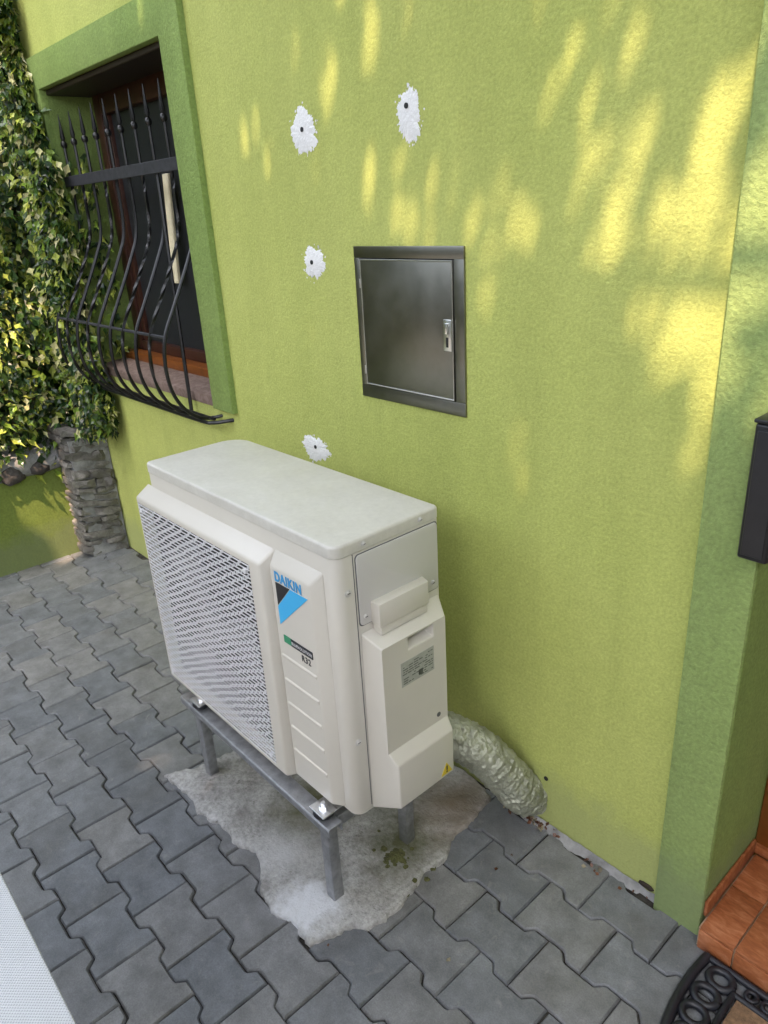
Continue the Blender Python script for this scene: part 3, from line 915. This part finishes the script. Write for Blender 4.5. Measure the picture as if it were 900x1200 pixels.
# front face with the pocket
ys = [-0.505, -0.424, -0.346, -0.305]; zs = [0.517, 0.766, 0.7965, 0.803]
gv = {}
for i, y in enumerate(ys):
    for j, z in enumerate(zs):
        if (i, j) == (0, 0): gv[i, j] = lv[3]
        elif (i, j) == (3, 0): gv[i, j] = rvv[3]
        elif (i, j) == (0, 3): gv[i, j] = lv[4]
        elif (i, j) == (3, 3): gv[i, j] = rvv[4]
        else: gv[i, j] = bm.verts.new((0.001, y, z))
pk = {(i, j): bm.verts.new((0.001-.046, ys[i]+(.003 if i == 1 else -.003), zs[j]+(.012 if j == 1 else -.0015))) for i in (1, 2) for j in (1, 2)}
for i in range(3):
    for j in range(3):
        if (i, j) == (1, 1): continue
        bm.faces.new((gv[i, j], gv[i+1, j], gv[i+1, j+1], gv[i, j+1]))
q = [(1, 1), (2, 1), (2, 2), (1, 2)]
for a in range(4):
    b_ = (a+1) % 4
    bm.faces.new((gv[q[a]], gv[q[b_]], pk[q[b_]], pk[q[a]]))
bm.faces.new([pk[k] for k in q])
bmesh.ops.recalc_face_normals(bm, faces=bm.faces)
def is_outer(e):
    if len(e.link_faces) != 2: return False
    a = e.calc_face_angle(0)
    return a > 0.2
es = [e for e in bm.edges if is_outer(e) and not any(v in pk.values() for v in e.verts)]
bmesh.ops.bevel(bm, geom=es, offset=0.0045, segments=3, affect='EDGES', profile=0.5, clamp_overlap=True)
cover = put('connection_cover', bm, MT['plastic'], ac, smooth=40)
bm = bmn(); box(bm, 0.0008, 0.0019, -0.452, -0.347, 0.676, 0.741)
st = put('rating_label', bm, MT['sticker'], cover, smooth=0)
rr = random.Random(5)
bm = bmn()
for i in range(9):
    z = 0.733 - i*0.0062; y = -0.448 + rr.uniform(0, .004)
    while y < -0.352:
        w = rr.uniform(.004, .016)
        if rr.random() < .72: box(bm, 0.0017, 0.0023, y, min(y+w, -0.351), z-.0013, z+.0009)
        y += w + .003
box(bm, 0.0017, 0.0023, -0.398, -0.384, 0.684, 0.699)
put('label_print', bm, MT['ink'], st, smooth=0)
bm = bmn(); tube(bm, [(0.000, -0.336, 0.537), (0.0016, -0.336, 0.537)], 0.0066, 14); put('cover_screw', bm, MT['fan'], cover)
bm = bmn(); prism(bm, [(-0.358, 0.371), (-0.320, 0.371), (-0.339, 0.404)], 0.0255, 0.0272, axis='x')
wt = put('warning_triangle', bm, MT['yel'], cover, smooth=0)
bm = bmn(); box(bm, 0.0268, 0.0278, -0.341, -0.337, 0.382, 0.395); box(bm, 0.0268, 0.0278, -0.3415, -0.3365, 0.375, 0.379)
put('warning_mark', bm, MT['blk'], wt, smooth=0)

# mounting feet
for x in (-0.775, -0.152):
    bm = bmn()
    box(bm, x-.030, x+.030, -0.624, -0.560, 0.3125, 0.3165, 0.001, 1)
    foot = put('mounting_foot', bm, MT['zinc'], ac)
    bm = bmn(); tube(bm, [(x, -0.600, 0.3166), (x, -0.600, 0.324)], 0.011, 6); tube(bm, [(x, -0.600, 0.3242), (x, -0.600, 0.333)], 0.0055, 10)
    put('bolt', bm, MT['zinc'], foot)
    bm = bmn(); tube(bm, [(x, -0.600, 0.2962), (x, -0.600, 0.303), (x, -0.600, 0.3122)], [0.024, 0.028, 0.025], 18)
    put('rubber_mount', bm, MT['rubber'], foot)

# ------------------------------------------------------------------ steel stand
stand = thing('steel_stand', (-0.47, -0.45, 0.015), 'galvanised square tube stand carrying the outdoor unit', 'stand')
for (y0, y1) in ((-0.626, -0.583), (-0.335, -0.290)):
    bm = bmn()     # open channel rail
    box(bm, -0.868, -0.100, y0, y1, 0.2910, 0.2960, 0.0012, 1)
    box(bm, -0.868, -0.100, y0, y0+.004, 0.2690, 0.2908, 0.0012, 1)
    box(bm, -0.868, -0.100, y1-.004, y1, 0.2690, 0.2908, 0.0012, 1)
    put('rail', bm, MT['galv'], stand)
for x in (-0.80, -0.148):
    for y in (-0.595, -0.332):
        bm = bmn(); box(bm, x-.017, x+.017, y-.0165, y+.0165, 0.010, 0.2905, 0.004, 2)
        put('leg', bm, MT['galv'], stand)
for x in (-0.80, -0.148):
    bm = bmn(); box(bm, x-.02, x+.02, -0.5755, -0.3525, 0.250, 0.285, 0.002, 1)
    put('cross_bar', bm, MT['galv'], stand)

# ------------------------------------------------------------------ foil-wrapped pipe
ctl = [(-0.185, -0.200, 0.300), (-0.115, -0.165, 0.300), (-0.048, -0.125, 0.262), (0.004, -0.085, 0.190), (0.030, -0.045, 0.118), (0.036, 0.012, 0.072)]
pts = catmull(ctl, 14)
bm = bmn(); tube(bm, pts, [0.061 + .0022*math.sin(i*1.9) for i in range(len(pts))], 40)
for v in bm.verts:
    d = v.co*26
    v.co += Vector((noise.noise(d), noise.noise(d+Vector((9, 0, 0))), noise.noise(d+Vector((0, 9, 0)))))*0.005 + Vector((noise.noise(v.co*75), noise.noise(v.co*75+Vector((3, 3, 0))), noise.noise(v.co*75+Vector((0, 3, 3)))))*0.005
tag(put('pipe_duct', bm, MT['foil'], None, 30, (0.0, -0.12, 0.0)), 'crumpled foil wrapped pipe bundle running from the outdoor unit down to the wall foot', 'pipe')

# ------------------------------------------------------------------ window grille
gr = thing('window_grille', (-2.09, -0.05, 0.95), 'black wrought iron belly grille with spear tips over the window', 'window grille')
GX = [-1.538 - 0.1228*k for k in range(10)]
prof = [(0.030, 1.885), (0.030, 1.78), (0.028, 1.70), (0.016, 1.630), (-0.012, 1.570), (-0.060, 1.480), (-0.110, 1.390), (-0.156, 1.305), (-0.174, 1.235), (-0.178, 1.16), (-0.166, 1.085), (-0.132, 1.020), (-0.080, 0.974), (-0.030, 0.957)]
for k, x in enumerate(GX):
    bm = bmn()
    P = catmull([(x, y, z) for y, z in prof], 6)
    tw = 110.0 if k in (1, 3, 6, 8) else 0.0
    tube(bm, P, 0.0074, 4 if tw else 8, twist=tw)
    bar = put('bar', bm, MT['iron'], gr, smooth=40)
    # straight shank, collar and spear above the band
    bm = bmn()
    tube(bm, [(x, 0.030, 1.86), (x, 0.030, 2.02)], 0.0065, 6)
    tube(bm, [(x, 0.030, 2.015), (x, 0.030, 2.022), (x, 0.030, 2.034), (x, 0.030, 2.041)], [0.009, 0.0135, 0.0135, 0.009], 10)
    tube(bm, [(x, 0.030, 2.041), (x, 0.030, 2.056), (x, 0.030, 2.150)], [0.006, 0.0105, 0.0012], 8)
    put('spear', bm, MT['iron'], bar, smooth=40)
bm = bmn(); box(bm, WX0+.006, WX1-.006, 0.006, 0.014, 1.853, 1.896, 0.0015, 1)
put('top_band', bm, MT['ironband'], gr)
bm = bmn(); tube(bm, [(GX[-1]-.003, -0.158, 1.291), (GX[0]+.004, -0.158, 1.291)], 0.0065, 6)
put('ring_bar', bm, MT['ironband'], gr, smooth=40)
bm = bmn(); tube(bm, catmull([(GX[-1]-.02, -0.070, 0.956), (-2.1, -0.070, 0.956), (-1.56, -0.070, 0.956), (-1.47, -0.055, 0.957), (-1.42, -0.015, 0.964), (-1.405, 0.01, 0.966)], 6), 0.0075, 8)
put('bottom_rod', bm, MT['iron'], gr, smooth=40)
bm = bmn(); tube(bm, catmull([(GX[-1]-.02, -0.034, 0.962), (-1.60, -0.034, 0.962), (-1.52, -0.028, 0.964), (-1.49, 0.005, 0.970)], 6), 0.007, 8)
put('bottom_rod', bm, MT['iron'], gr, smooth=40)
bm = bmn(); tube(bm, [(-1.765, 0.022, 1.856), (-1.725, -0.006, 1.36), (-1.69, -0.028, 0.962)], 0.0075, 6)
put('stay_bar', bm, MT['iron'], gr, smooth=40)

# pale upright strip in the window
bm = bmn(); hexa(bm, [(-2.115, 0.190, 1.43), (-2.065, 0.190, 1.43), (-2.065, 0.204, 1.43), (-2.115, 0.204, 1.43), (-2.062, 0.190, 1.868), (-2.012, 0.190, 1.868), (-2.012, 0.204, 1.868), (-2.062, 0.204, 1.868)], 0.003, 1)
tag(put('pale_strip', bm, MT['cream'], None, 35, (-2.09, 0.197, 1.43)), 'pale upright strip against the dark window screen', 'strip')

# ------------------------------------------------------------------ black box on the pilaster
mb = thing('wall_box', (0.575, -0.03, 1.05), 'black plastic box mounted on the green door pilaster', 'box')
bm = bmn()
hexa(bm, [(0.545, -0.082, 1.052), (0.598, -0.082, 1.052), (0.612, -0.0255, 1.052), (0.545, -0.0255, 1.052), (0.545, -0.082, 1.312), (0.598, -0.082, 1.312), (0.612, -0.0255, 1.312), (0.545, -0.0255, 1.312)], 0.006, 3)
put('body', bm, MT['box'], mb)
bm = bmn(); box(bm, 0.552, 0.592, -0.0845, -0.0822, 1.062, 1.300, 0.001, 1); put('front_cover', bm, MT['box'], mb)
bm = bmn(); box(bm, 0.5425, 0.615, -0.0845, -0.0257, 1.3125, 1.320, 0.003, 2); put('lid', bm, MT['box'], mb)

# ------------------------------------------------------------------ doormat
mat_ = thing('doormat', (0.95, -0.27, 0.003), 'black rubber ring doormat with a brown coir centre at the doorstep', 'doormat')
def circ_ring(bm, cx, cy, r, tr, z=0.009, n=28, sy=1.0, a=0.0):
    P = [(cx + math.cos(2*math.pi*k/n)*r*math.cos(a) - math.sin(2*math.pi*k/n)*r*sy*math.sin(a), cy + math.cos(2*math.pi*k/n)*r*math.sin(a) + math.sin(2*math.pi*k/n)*r*sy*math.cos(a), z) for k in range(n+1)]
    tube(bm, P, tr, 8, cap=False)
out = [(0.607, -0.064), (0.603, -0.12), (0.604, -0.18), (0.612, -0.25), (0.632, -0.33), (0.672, -0.41), (0.74, -0.47), (0.84, -0.505), (0.95, -0.51), (1.06, -0.505), (1.16, -0.47), (1.228, -0.41), (1.268, -0.33), (1.288, -0.25), (1.296, -0.18), (1.297, -0.12), (1.293, -0.064)]
bm = bmn()
tube(bm, catmull([(x, y, 0.009) for x, y in out], 6), 0.0115, 8)
tube(bm, [(0.607, -0.066, 0.009), (1.293, -0.066, 0.009)], 0.0085, 8)
put('rim', bm, MT['rubber'], mat_, smooth=50)
inn = [(0.690, -0.110), (0.690, -0.18), (0.697, -0.24), (0.715, -0.305), (0.752, -0.365), (0.815, -0.41), (0.95, -0.425), (1.085, -0.41), (1.148, -0.365), (1.185, -0.305), (1.203, -0.24), (1.210, -0.18), (1.210, -0.110)]
bm = bmn()
tube(bm, catmull([(x, y, 0.009) for x, y in inn], 5), 0.0075, 8); tube(bm, [(0.690, -0.112, 0.009), (1.210, -0.112, 0.009)], 0.0075, 8)
put('inner_rim', bm, MT['rubber'], mat_, smooth=50)
bm = bmn(); P = [(x + (0.95-x)*.04, y + (-.25-y)*.06) for x, y in inn]
prism(bm, list(reversed(P)) if False else P, 0.0035, 0.010, 0.0, axis='z')
put('coir_panel', bm, MT['coir'], mat_, smooth=0)
bm = bmn()
for (x, y, r) in ((0.655, -0.100, .024), (0.648, -0.158, .024), (0.650, -0.216, .024), (0.660, -0.274, .024), (0.682, -0.330, .024), (0.716, -0.380, .024), (0.764, -0.420, .024), (0.82, -0.452, .024)):
    circ_ring(bm, x, y, r+.002, 0.0092, sy=.9); circ_ring(bm, 1.9-x, y, r+.002, 0.0092, sy=.9)
x = 0.72
while x < 1.2:
    circ_ring(bm, x, -0.089, .012, 0.0055); x += 0.036
x = 0.88
while x < 1.04:
    circ_ring(bm, x, -0.466, .024, 0.0068); x += 0.055
put('ring_web', bm, MT['rubber'], mat_, smooth=60)

# ------------------------------------------------------------------ white table corner
tb = thing('garden_table', (0.0, -1.68, 0.0), 'white perforated metal garden table in the lower left corner', 'table')
bm = bmn(); box(bm, -0.85, 0.52, -2.06, -1.290, 0.728, 0.740, 0.005, 2)
put('tabletop', bm, MT['mesh'], tb)
bm = bmn(); box(bm, -0.82, 0.49, -1.330, -1.310, 0.695, 0.7275, 0.003, 1)
put('apron', bm, MT['whitepaint'], tb)
bm = bmn(); box(bm, -0.82, 0.49, -2.04, -2.02, 0.695, 0.7275, 0.003, 1)
put('apron', bm, MT['whitepaint'], tb)
for x in (-0.78, 0.45):
    for y in (-1.36, -1.99):
        bm = bmn(); tube(bm, [(x, y, 0.0), (x, y, 0.694)], 0.014, 12); put('leg', bm, MT['whitepaint'], tb)

# ------------------------------------------------------------------ garden wall, cap, stone pier
gw = thing('garden_wall', (-3.05, -1.2, 0.0), 'low olive green garden wall with a stone and concrete cap under the ivy', 'wall')
bm = bmn(); box(bm, -3.12, -2.920, -2.9, -0.20, -0.06, 0.50, 0.004, 1)
put('rendered_face', bm, MT['planter'], gw, smooth=0)
bm = bmn()
ny = 70; ring = []
for i in range(ny+1):
    y = -2.9 + 2.70*i/ny
    sec = []
    for (x, z) in ((-3.14, 0.49), (-2.925, 0.495), (-2.895, 0.52), (-2.885, 0.56), (-2.90, 0.60), (-2.93, 0.618), (-3.02, 0.622), (-3.14, 0.615)):
        q = Vector((x, y, z)); sec.append(bm.verts.new(q + Vector((noise.noise(q*11)*.012, 0, noise.noise(q*9+Vector((4, 0, 0)))*.012))))
    ring.append(sec)
for a, b in zip(ring, ring[1:]):
    for k in range(8): bm.faces.new((a[k], a[(k+1) % 8], b[(k+1) % 8], b[k]))
bm.faces.new(ring[0]); bm.faces.new(list(reversed(ring[-1])))
bmesh.ops.recalc_face_normals(bm, faces=bm.faces)
put('cap', bm, MT['cap'], gw, smooth=60)
y = -0.27; k = 0
while y > -2.8:
    w = rnd.uniform(.055, .085); k += 1
    bm = bmn(); lathe_ball(bm, (-2.905 + rnd.uniform(-.004, .004), y-w, 0.535 + rnd.uniform(-.012, .012)), .034, w*.92, rnd.uniform(.042, .056), nz=.5, seed=k*2.3)
    put('cap_stone', bm, MT['rock'], gw, smooth=70)
    y -= 2*w + .012

pier = thing('stone_pier', (-2.86, -0.11, 0.0), 'stacked slate stone pier between the garden wall and the house', 'pier')
bm = bmn(); box(bm, -2.985, -2.782, -0.205, -0.004, -0.03, 0.66)
put('mortar_core', bm, MT['mortar'], pier, smooth=0)
z = 0.0; k = 0
while z < 0.70:
    h = rnd.uniform(.026, .056); k += 1
    cuts = [0.0, 1.0] if rnd.random() < .55 else [0.0, rnd.uniform(.35, .65), 1.0]
    for c0, c1 in zip(cuts, cuts[1:]):
        y0 = -0.235 + .225*c0 + .003; y1 = -0.235 + .225*c1 - .003
        o0 = rnd.uniform(-.022, .018)
        bm = bmn()
        box(bm, -3.00, -2.765 + o0, y0 + rnd.uniform(-.012, .008) if c0 == 0 else y0, y1, z+.003, z+h-.004)
        bmesh.ops.subdivide_edges(bm, edges=bm.edges[:], cuts=4, use_grid_fill=True)
        tilt = -0.16 + rnd.uniform(-.06, .06)
        for v in bm.verts:
            q = v.co.copy()
            # round the corners and roughen
            cx, cy, cz = (-2.88, (y0+y1)/2, z+h/2)
            e = ((q.x-cx)/.12)**4 + ((q.y-cy)/((y1-y0)/2))**4*.9 + ((q.z-cz)/(h/2))**4*.6
            s = 1 - .05*max(0, e-1)
            q.x = cx + (q.x-cx)*s; q.y = cy + (q.y-cy)*(1-.03*max(0, e-1)); q.z = cz + (q.z-cz)*(1-.16*max(0, e-1))
            q += Vector((noise.noise(q*22+Vector((k, 0, 0))), noise.noise(q*22+Vector((0, k, 0)))*.6, noise.noise(q*22+Vector((0, 0, k)))*.7))*.024 + Vector((noise.noise(q*60), noise.noise(q*60+Vector((5, 0, 0))), noise.noise(q*60+Vector((0, 5, 0)))))*.006
            q.z += tilt*(q.y + 0.11)
            if q.y > -0.003: q.y = -0.003
            v.co = q
        put('stone', bm, MT['stone'], pier, smooth=45)
    z += h

# soil in the bed behind
bm = bmn(); box(bm, -4.6, -3.121, -2.9, 2.0, -0.05, 0.45)
tag(put('flower_bed', bm, MT['soil'], smooth=0), kind='structure')

# ------------------------------------------------------------------ ivy
ivy = thing('ivy', (-3.05, -0.4, 0.45), 'dense variegated ivy climbing at the corner above the stone pier', 'ivy')
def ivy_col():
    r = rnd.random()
    if r < .24: c = (0.018, 0.045, 0.012)  # darkest leaf tint also imitates the shaded gaps between leaves
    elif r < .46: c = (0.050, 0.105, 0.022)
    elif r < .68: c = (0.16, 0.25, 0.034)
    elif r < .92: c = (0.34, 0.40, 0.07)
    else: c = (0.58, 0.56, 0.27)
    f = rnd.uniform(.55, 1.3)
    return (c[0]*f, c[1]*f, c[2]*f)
leaves = []
def ivy_x(y, z):
    """front surface of the mass"""
    b = -2.90 + 0.13*noise.noise((y*2.2, z*2.2, 3.0)) + 0.07*noise.noise((y*6, z*6, 9.0))
    b += max(-.14, min(.09, .14*(1.45-z)))
    if z < 0.75: b = min(b, -2.84)
    return b
for i in range(32000):
    y = rnd.uniform(-2.6, 0.30); z = 0.50 + (rnd.random()**0.85)*2.7
    if z < .70 and rnd.random() < .3: continue
    dep = abs(rnd.gauss(0, .08)) if rnd.random() < .72 else rnd.uniform(.1, .5)
    x = ivy_x(y, z) - dep
    if y > -0.01 and x > -2.84: continue
    if z < 0.66 and x < -2.93 and y > -.24: continue
    if z < .60 + .06*noise.noise((y*7, 1, 1)) and y < -.25 and rnd.random() < .55: continue
    nrm = Vector((1, -0.35, .65)) + rv()*1.05
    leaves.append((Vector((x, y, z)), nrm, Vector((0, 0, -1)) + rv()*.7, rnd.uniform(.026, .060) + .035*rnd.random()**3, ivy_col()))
# runners on the house wall round the window corner
EDGE = [(0.62, -2.62), (0.75, -2.50), (0.92, -2.49), (1.15, -2.55), (1.40, -2.60), (1.62, -2.56), (1.80, -2.57), (2.0, -2.62), (2.18, -2.68), (2.4, -2.74), (3.0, -2.78)]
def edge_at(z):
    for (a, xa), (b, xb) in zip(EDGE, EDGE[1:]):
        if a <= z <= b: return xa + (xb-xa)*(z-a)/(b-a)
    return -2.8
for i in range(8200):
    z = 0.70 + 2.2*rnd.random()**1.1
    x = edge_at(z) + .05*noise.noise((z*6, 2, 4)) - abs(rnd.gauss(0, .13))
    if x < -3.0: continue
    y = -0.035 - abs(rnd.gauss(0, .055))
    if x > -2.64 and rnd.random() < .12 and 1.1 < z < 2.2: y = rnd.uniform(-.03, .14); x = min(x, -2.60)
    if z < .76 and rnd.random() < .7: continue
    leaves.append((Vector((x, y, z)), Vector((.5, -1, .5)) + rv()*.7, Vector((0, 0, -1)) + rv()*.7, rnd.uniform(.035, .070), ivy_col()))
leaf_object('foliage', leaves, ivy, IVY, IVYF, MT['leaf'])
bm = bmn()
for i in range(26):
    y0 = rnd.uniform(-2.4, .1); P = []
    for k in range(9):
        zz = .46 + k*.32
        P.append((ivy_x(y0, zz) - .16, y0 + .12*noise.noise((i, k*.7, 0)), zz))
    tube(bm, catmull(P, 3), [.010*(1-.08*j/3) for j in range(len(catmull(P, 3)))], 6)
put('stems', bm, MT['bark'], ivy, smooth=60)
# a dense hedge body behind the ivy
hd = thing('hedge', (-3.7, 0.2, 0.45), 'dark leafy hedge behind the ivy at the house corner', 'hedge')
leaves = []
for i in range(17000):
    x = rnd.uniform(-4.5, -3.65); y = rnd.uniform(-2.8, 1.8); z = rnd.uniform(.46, 3.1)
    if x > -3.5 and z < 3.0 and rnd.random() < .3: pass
    f = rnd.uniform(.6, 1.3)
    leaves.append((Vector((x, y, z)), Vector((1, -.3, .5)) + rv(), rv(), rnd.uniform(.14, .22), (.035*f, .070*f, .018*f)))
leaf_object('foliage', leaves, hd, OVAL, OVALF, MT['leafp'])
bm = bmn()
for i in range(8): tube(bm, [(-3.8 + rnd.uniform(-.2, .2), -2.5+i*.55, .4), (-3.8, -2.5+i*.55, 1.6), (-3.75, -2.5+i*.55+.1, 2.8)], [.03, .022, .008], 6)
put('stems', bm, MT['bark'], hd, smooth=60)

# ------------------------------------------------------------------ moss and leaf litter
bm = bmn()
for i in range(40):
    a = rnd.uniform(0, 6.28); d = abs(rnd.gauss(0, .034))
    s = rnd.uniform(.004, .013)
    lathe_ball(bm, (-0.120 + math.cos(a)*d*1.25, -0.400 + math.sin(a)*d, .0138), s, s*rnd.uniform(.6, 1.1), .0028, nz=.5, seed=i*1.7)
for i in range(7):
    s = rnd.uniform(.008, .016)
    lathe_ball(bm, (-0.035 + rnd.gauss(0, .010), -0.425 + rnd.gauss(0, .03), .003), s, s, .003, nz=.7, seed=i*2.1)
tag(put('moss', bm, MT['moss'], None, 60, (-.13, -.385, .01)), 'green moss at the foot of the rear stand leg', 'moss', kind='stuff')
lv_ = []
for i in range(84):
    if i < 52: x = rnd.gauss(0.02, .045) + .035; y = -0.012 - abs(rnd.gauss(0, .012))
    elif i < 66: x = rnd.uniform(.25, .44); y = -.02 - abs(rnd.gauss(0, .02))
    elif i < 74: x = rnd.uniform(-.25, .6); y = rnd.uniform(-.9, -.05)
    else: continue
    f = rnd.uniform(.6, 1.5)
    c = (.13*f, .055*f, .03*f) if rnd.random() < .7 else (.30*f, .26*f, .17*f)
    lv_.append((Vector((x, y, .006 + rnd.uniform(0, .010))), Vector((0, 0, 1)) + rv()*.7, rv(), rnd.uniform(.007, .020), c))
root = thing('leaf_litter', (0.1, -.05, 0), 'small dry brown leaves scattered along the wall foot', 'leaf litter')
root['kind'] = 'stuff'
leaf_object('dry_leaves', lv_, root, OVAL, OVALF, MT['leaf'])

# ------------------------------------------------------------------ shade tree and rail outside the frame
def shade_hit(p):
    t = p.y/SUN.y
    return (p.x - SUN.x*t, p.z - SUN.z*t)
GAPS = [(-1.109, 1.897, .020, .028), (-0.992, 1.842, .013, .024), (-1.033, 1.935, .010, .018), (-0.674, 2.028, .016, .030), (-0.679, 1.975, .016, .030), (-0.503, 2.03, .017, .018), (-0.371, 2.087, .012, .02),
        (-0.493, 2.13, .010, .02), (-0.80, 2.10, .009, .016), (-0.526, 1.79, .015, .03), (-0.536, 1.737, .018, .028), (-0.413, 1.791, .014, .024), (-0.29, 1.739, .024, .028), (-0.259, 1.687, .016, .024),
        (-0.186, 1.641, .024, .026), (-0.145, 1.597, .016, .02), (-0.434, 1.662, .016, .024), (-0.387, 1.637, .016, .022), (-0.05, 1.652, .016, .02), (-0.013, 1.624, .013, .02), (-0.135, 1.479, .010, .022),
        (-0.858, 1.313, .009, .016), (-0.03, 1.164, .013, .014), (-0.028, 1.035, .015, .016), (0.08, 1.96, .012, .016), (0.214, 1.943, .018, .018), (0.03, 1.872, .014, .018), (0.123, 1.86, .012, .016),
        (0.234, 1.782, .028, .028), (0.216, 1.755, .024, .024), (0.287, 1.649, .016, .032), (0.334, 1.631, .018, .04), (0.196, 1.646, .012, .026), (0.201, 1.584, .020, .022), (0.155, 1.584, .015, .02), (0.144, 1.761, .010, .016),
        (0.415, 1.32, .014, .022), (0.407, 1.211, .016, .022), (0.267, 1.475, .022, .036), (0.155, 2.014, .014, .012), (0.452, 1.33, .012, .02), (0.502, 1.311, .016, .018), (.52, 1.25, .010, .03), (-.60, 2.2, .014, .03), (-.40, 2.2, .014, .03), (.0, 2.05, .01, .012),
        (-.22, 1.80, .009, .014), (-.09, 1.72, .009, .014), (-.31, 1.62, .010, .016), (-.62, 1.86, .009, .016), (-.75, 1.80, .008, .014), (.05, 1.50, .009, .014), (.10, 1.68, .010, .014), (.33, 1.36, .012, .016), (-1.62, 2.28, .018, .02)]
LIT = [[(0.350, 1.855), (0.47, 1.855), (0.56, 1.70), (0.56, 1.45), (0.47, 1.53), (0.345, 1.53), (0.375, 1.62), (0.362, 1.70), (0.352, 1.77)],
       [(0.295, 1.525), (0.56, 1.545), (0.56, 1.485), (0.455, 1.445), (0.445, 1.40), (0.40, 1.375), (0.355, 1.385), (0.31, 1.42)]]
MX0, MZ0, MS = -1.75, 0.90, 0.004
MNX, MNZ = 600, 380
MASK = [bytearray(MNZ) for _ in range(MNX)]
for (gx, gz, ax, az) in GAPS:
    ax = ax*0.95 + .004; az = az*.9 + .006
    for i in range(int((gx-ax-MX0)/MS), int((gx+ax-MX0)/MS)+1):
        for j in range(int((gz-az-MZ0)/MS), int((gz+az-MZ0)/MS)+1):
            if 0 <= i < MNX and 0 <= j < MNZ and ((MX0+i*MS-gx)/ax)**2 + ((MZ0+j*MS-gz)/az)**2 < 1: MASK[i][j] = 1
for i in range(int((.28-MX0)/MS), int((.57-MX0)/MS)+1):
    for j in range(int((1.36-MZ0)/MS), int((1.87-MZ0)/MS)+1):
        if any(inside(MX0+i*MS, MZ0+j*MS, P) for P in LIT): MASK[i][j] = 2
def lit(h):
    i = int((h[0]-MX0)/MS); j = int((h[1]-MZ0)/MS)
    return MASK[i][j] if 0 <= i < MNX and 0 <= j < MNZ else 0
LP = [(a/8, b/8) for a in range(-4, 5) for b in range(-3, 4) if abs(a)/4 + abs(b)/3.3 <= 1.05]
tree = thing('shade_tree', (1.10, -3.10, -0.05), 'broad leafy garden tree casting dappled shade over the house wall', 'tree')
bm = bmn()
C0 = Vector((0.70, -2.87, 5.60))
tube(bm, catmull([(1.10, -3.10, -0.05), (1.13, -3.12, 1.4), (1.06, -3.05, 3.0), (1.10, -2.95, 4.7)], 5), [.16 - .006*i for i in range(16)], 12)
put('trunk', bm, MT['bark'], tree, smooth=60)
for i in range(9):
    bm = bmn()
    a = i*2.4; d = Vector((math.cos(a), math.sin(a), .5 + .5*rnd.random()))
    s0 = Vector((1.09, -3.0, 3.4 + .14*i))
    P = [s0, s0 + d*.7, s0 + d*1.3 + Vector((0, 0, .15))]
    tube(bm, catmull(P, 4), [.055 - .005*j for j in range(9)], 8)
    put('limb', bm, MT['bark'], tree, smooth=60)
leaves = []
RX, RY, RZ = 3.1, 2.45, 2.3
while len(leaves) < 44000:
    q = Vector((rnd.uniform(-1, 1), rnd.uniform(-1, 1), rnd.uniform(-1, 1)))
    r_ = q.length
    if r_ > 1 - .12*(noise.noise(q*3)+.6): continue
    p = C0 + Vector((q.x*RX, q.y*RY, q.z*RZ))
    hx, hz = shade_hit(p)
    if hx < -2.98 and -.70 < hz < 1.1 + .3*noise.noise((hx*3, hz*3, 1)): continue
    f = rnd.uniform(.7, 1.3)
    nn = (Vector((0, 0, 1)) + rv()*.9).normalized(); dd = rv(); dd = (dd - nn*dd.dot(nn)).normalized(); ww = dd.cross(nn); sz = rnd.uniform(.09, .15)
    if -1.75 < hx < .75 and .8 < hz < 2.45:
        if len(leaves) > 29000: sz = rnd.uniform(.035, .06)
        hit = max(lit(shade_hit(p + dd*(a*sz) + ww*(b*sz))) for a, b in LP)
        if hit and rnd.random() > (.012 if hit == 2 else .03): continue
    elif len(leaves) > 29000: continue
    leaves.append((p - dd*sz*.5, nn, dd, sz, (.05*f, .095*f, .022*f)))
leaf_object('crown', leaves, tree, OVAL, OVALF, MT['leafp'])

# pergola rail whose bar crosses the sun patch on the wall
perg = thing('pergola_rail', (0, 0, 0), 'dark metal rail with thin posts standing in the courtyard', 'rail')
T_ = 3.7
def toward(x, z, t=T_): return Vector((x, 0, z)) + SUN*t
a = toward(0.16, 1.532); b = toward(0.80, 1.532)
perg.location = (a.x, a.y, -0.05)
bm = bmn(); tube(bm, [(a.x, a.y, a.z), (b.x+2.2, a.y, a.z)], .015, 10)
put('rail', bm, MT['ironband'], perg)
bm = bmn(); box(bm, b.x+2.14, b.x+2.18, a.y-.02, a.y+.02, -0.05, a.z-.011, .003, 1); put('post', bm, MT['ironband'], perg)
for hx in (0.163, 0.262):
    q = toward(hx, 1.53)
    bm = bmn(); tube(bm, [(q.x, q.y, q.z-.35), (q.x+.006, q.y, q.z-.010)], .005, 6); tube(bm, [(q.x, q.y, q.z+.010), (q.x+.012, q.y, q.z+.30)], .005, 6); put('stake', bm, MT['ironband'], perg)

# tall garden hedge closing the courtyard, far side
fh = thing('courtyard_hedge', (-2.0, -7.5, -0.05), 'tall green hedge closing the far side of the courtyard', 'hedge')
leaves = []
for i in range(16000):
    p = Vector((rnd.uniform(-10, 2.5), -7.4 + rnd.uniform(-.45, .45), rnd.uniform(-.05, 4.2 + .3*noise.noise((i*.01, 0, 0)))))
    f = rnd.uniform(.6, 1.3)
    leaves.append((p, Vector((0, 1, .5)) + rv()*.9, rv(), rnd.uniform(.16, .26), (.04*f, .075*f, .018*f)))
leaf_object('foliage', leaves, fh, OVAL, OVALF, MT['leafp'])
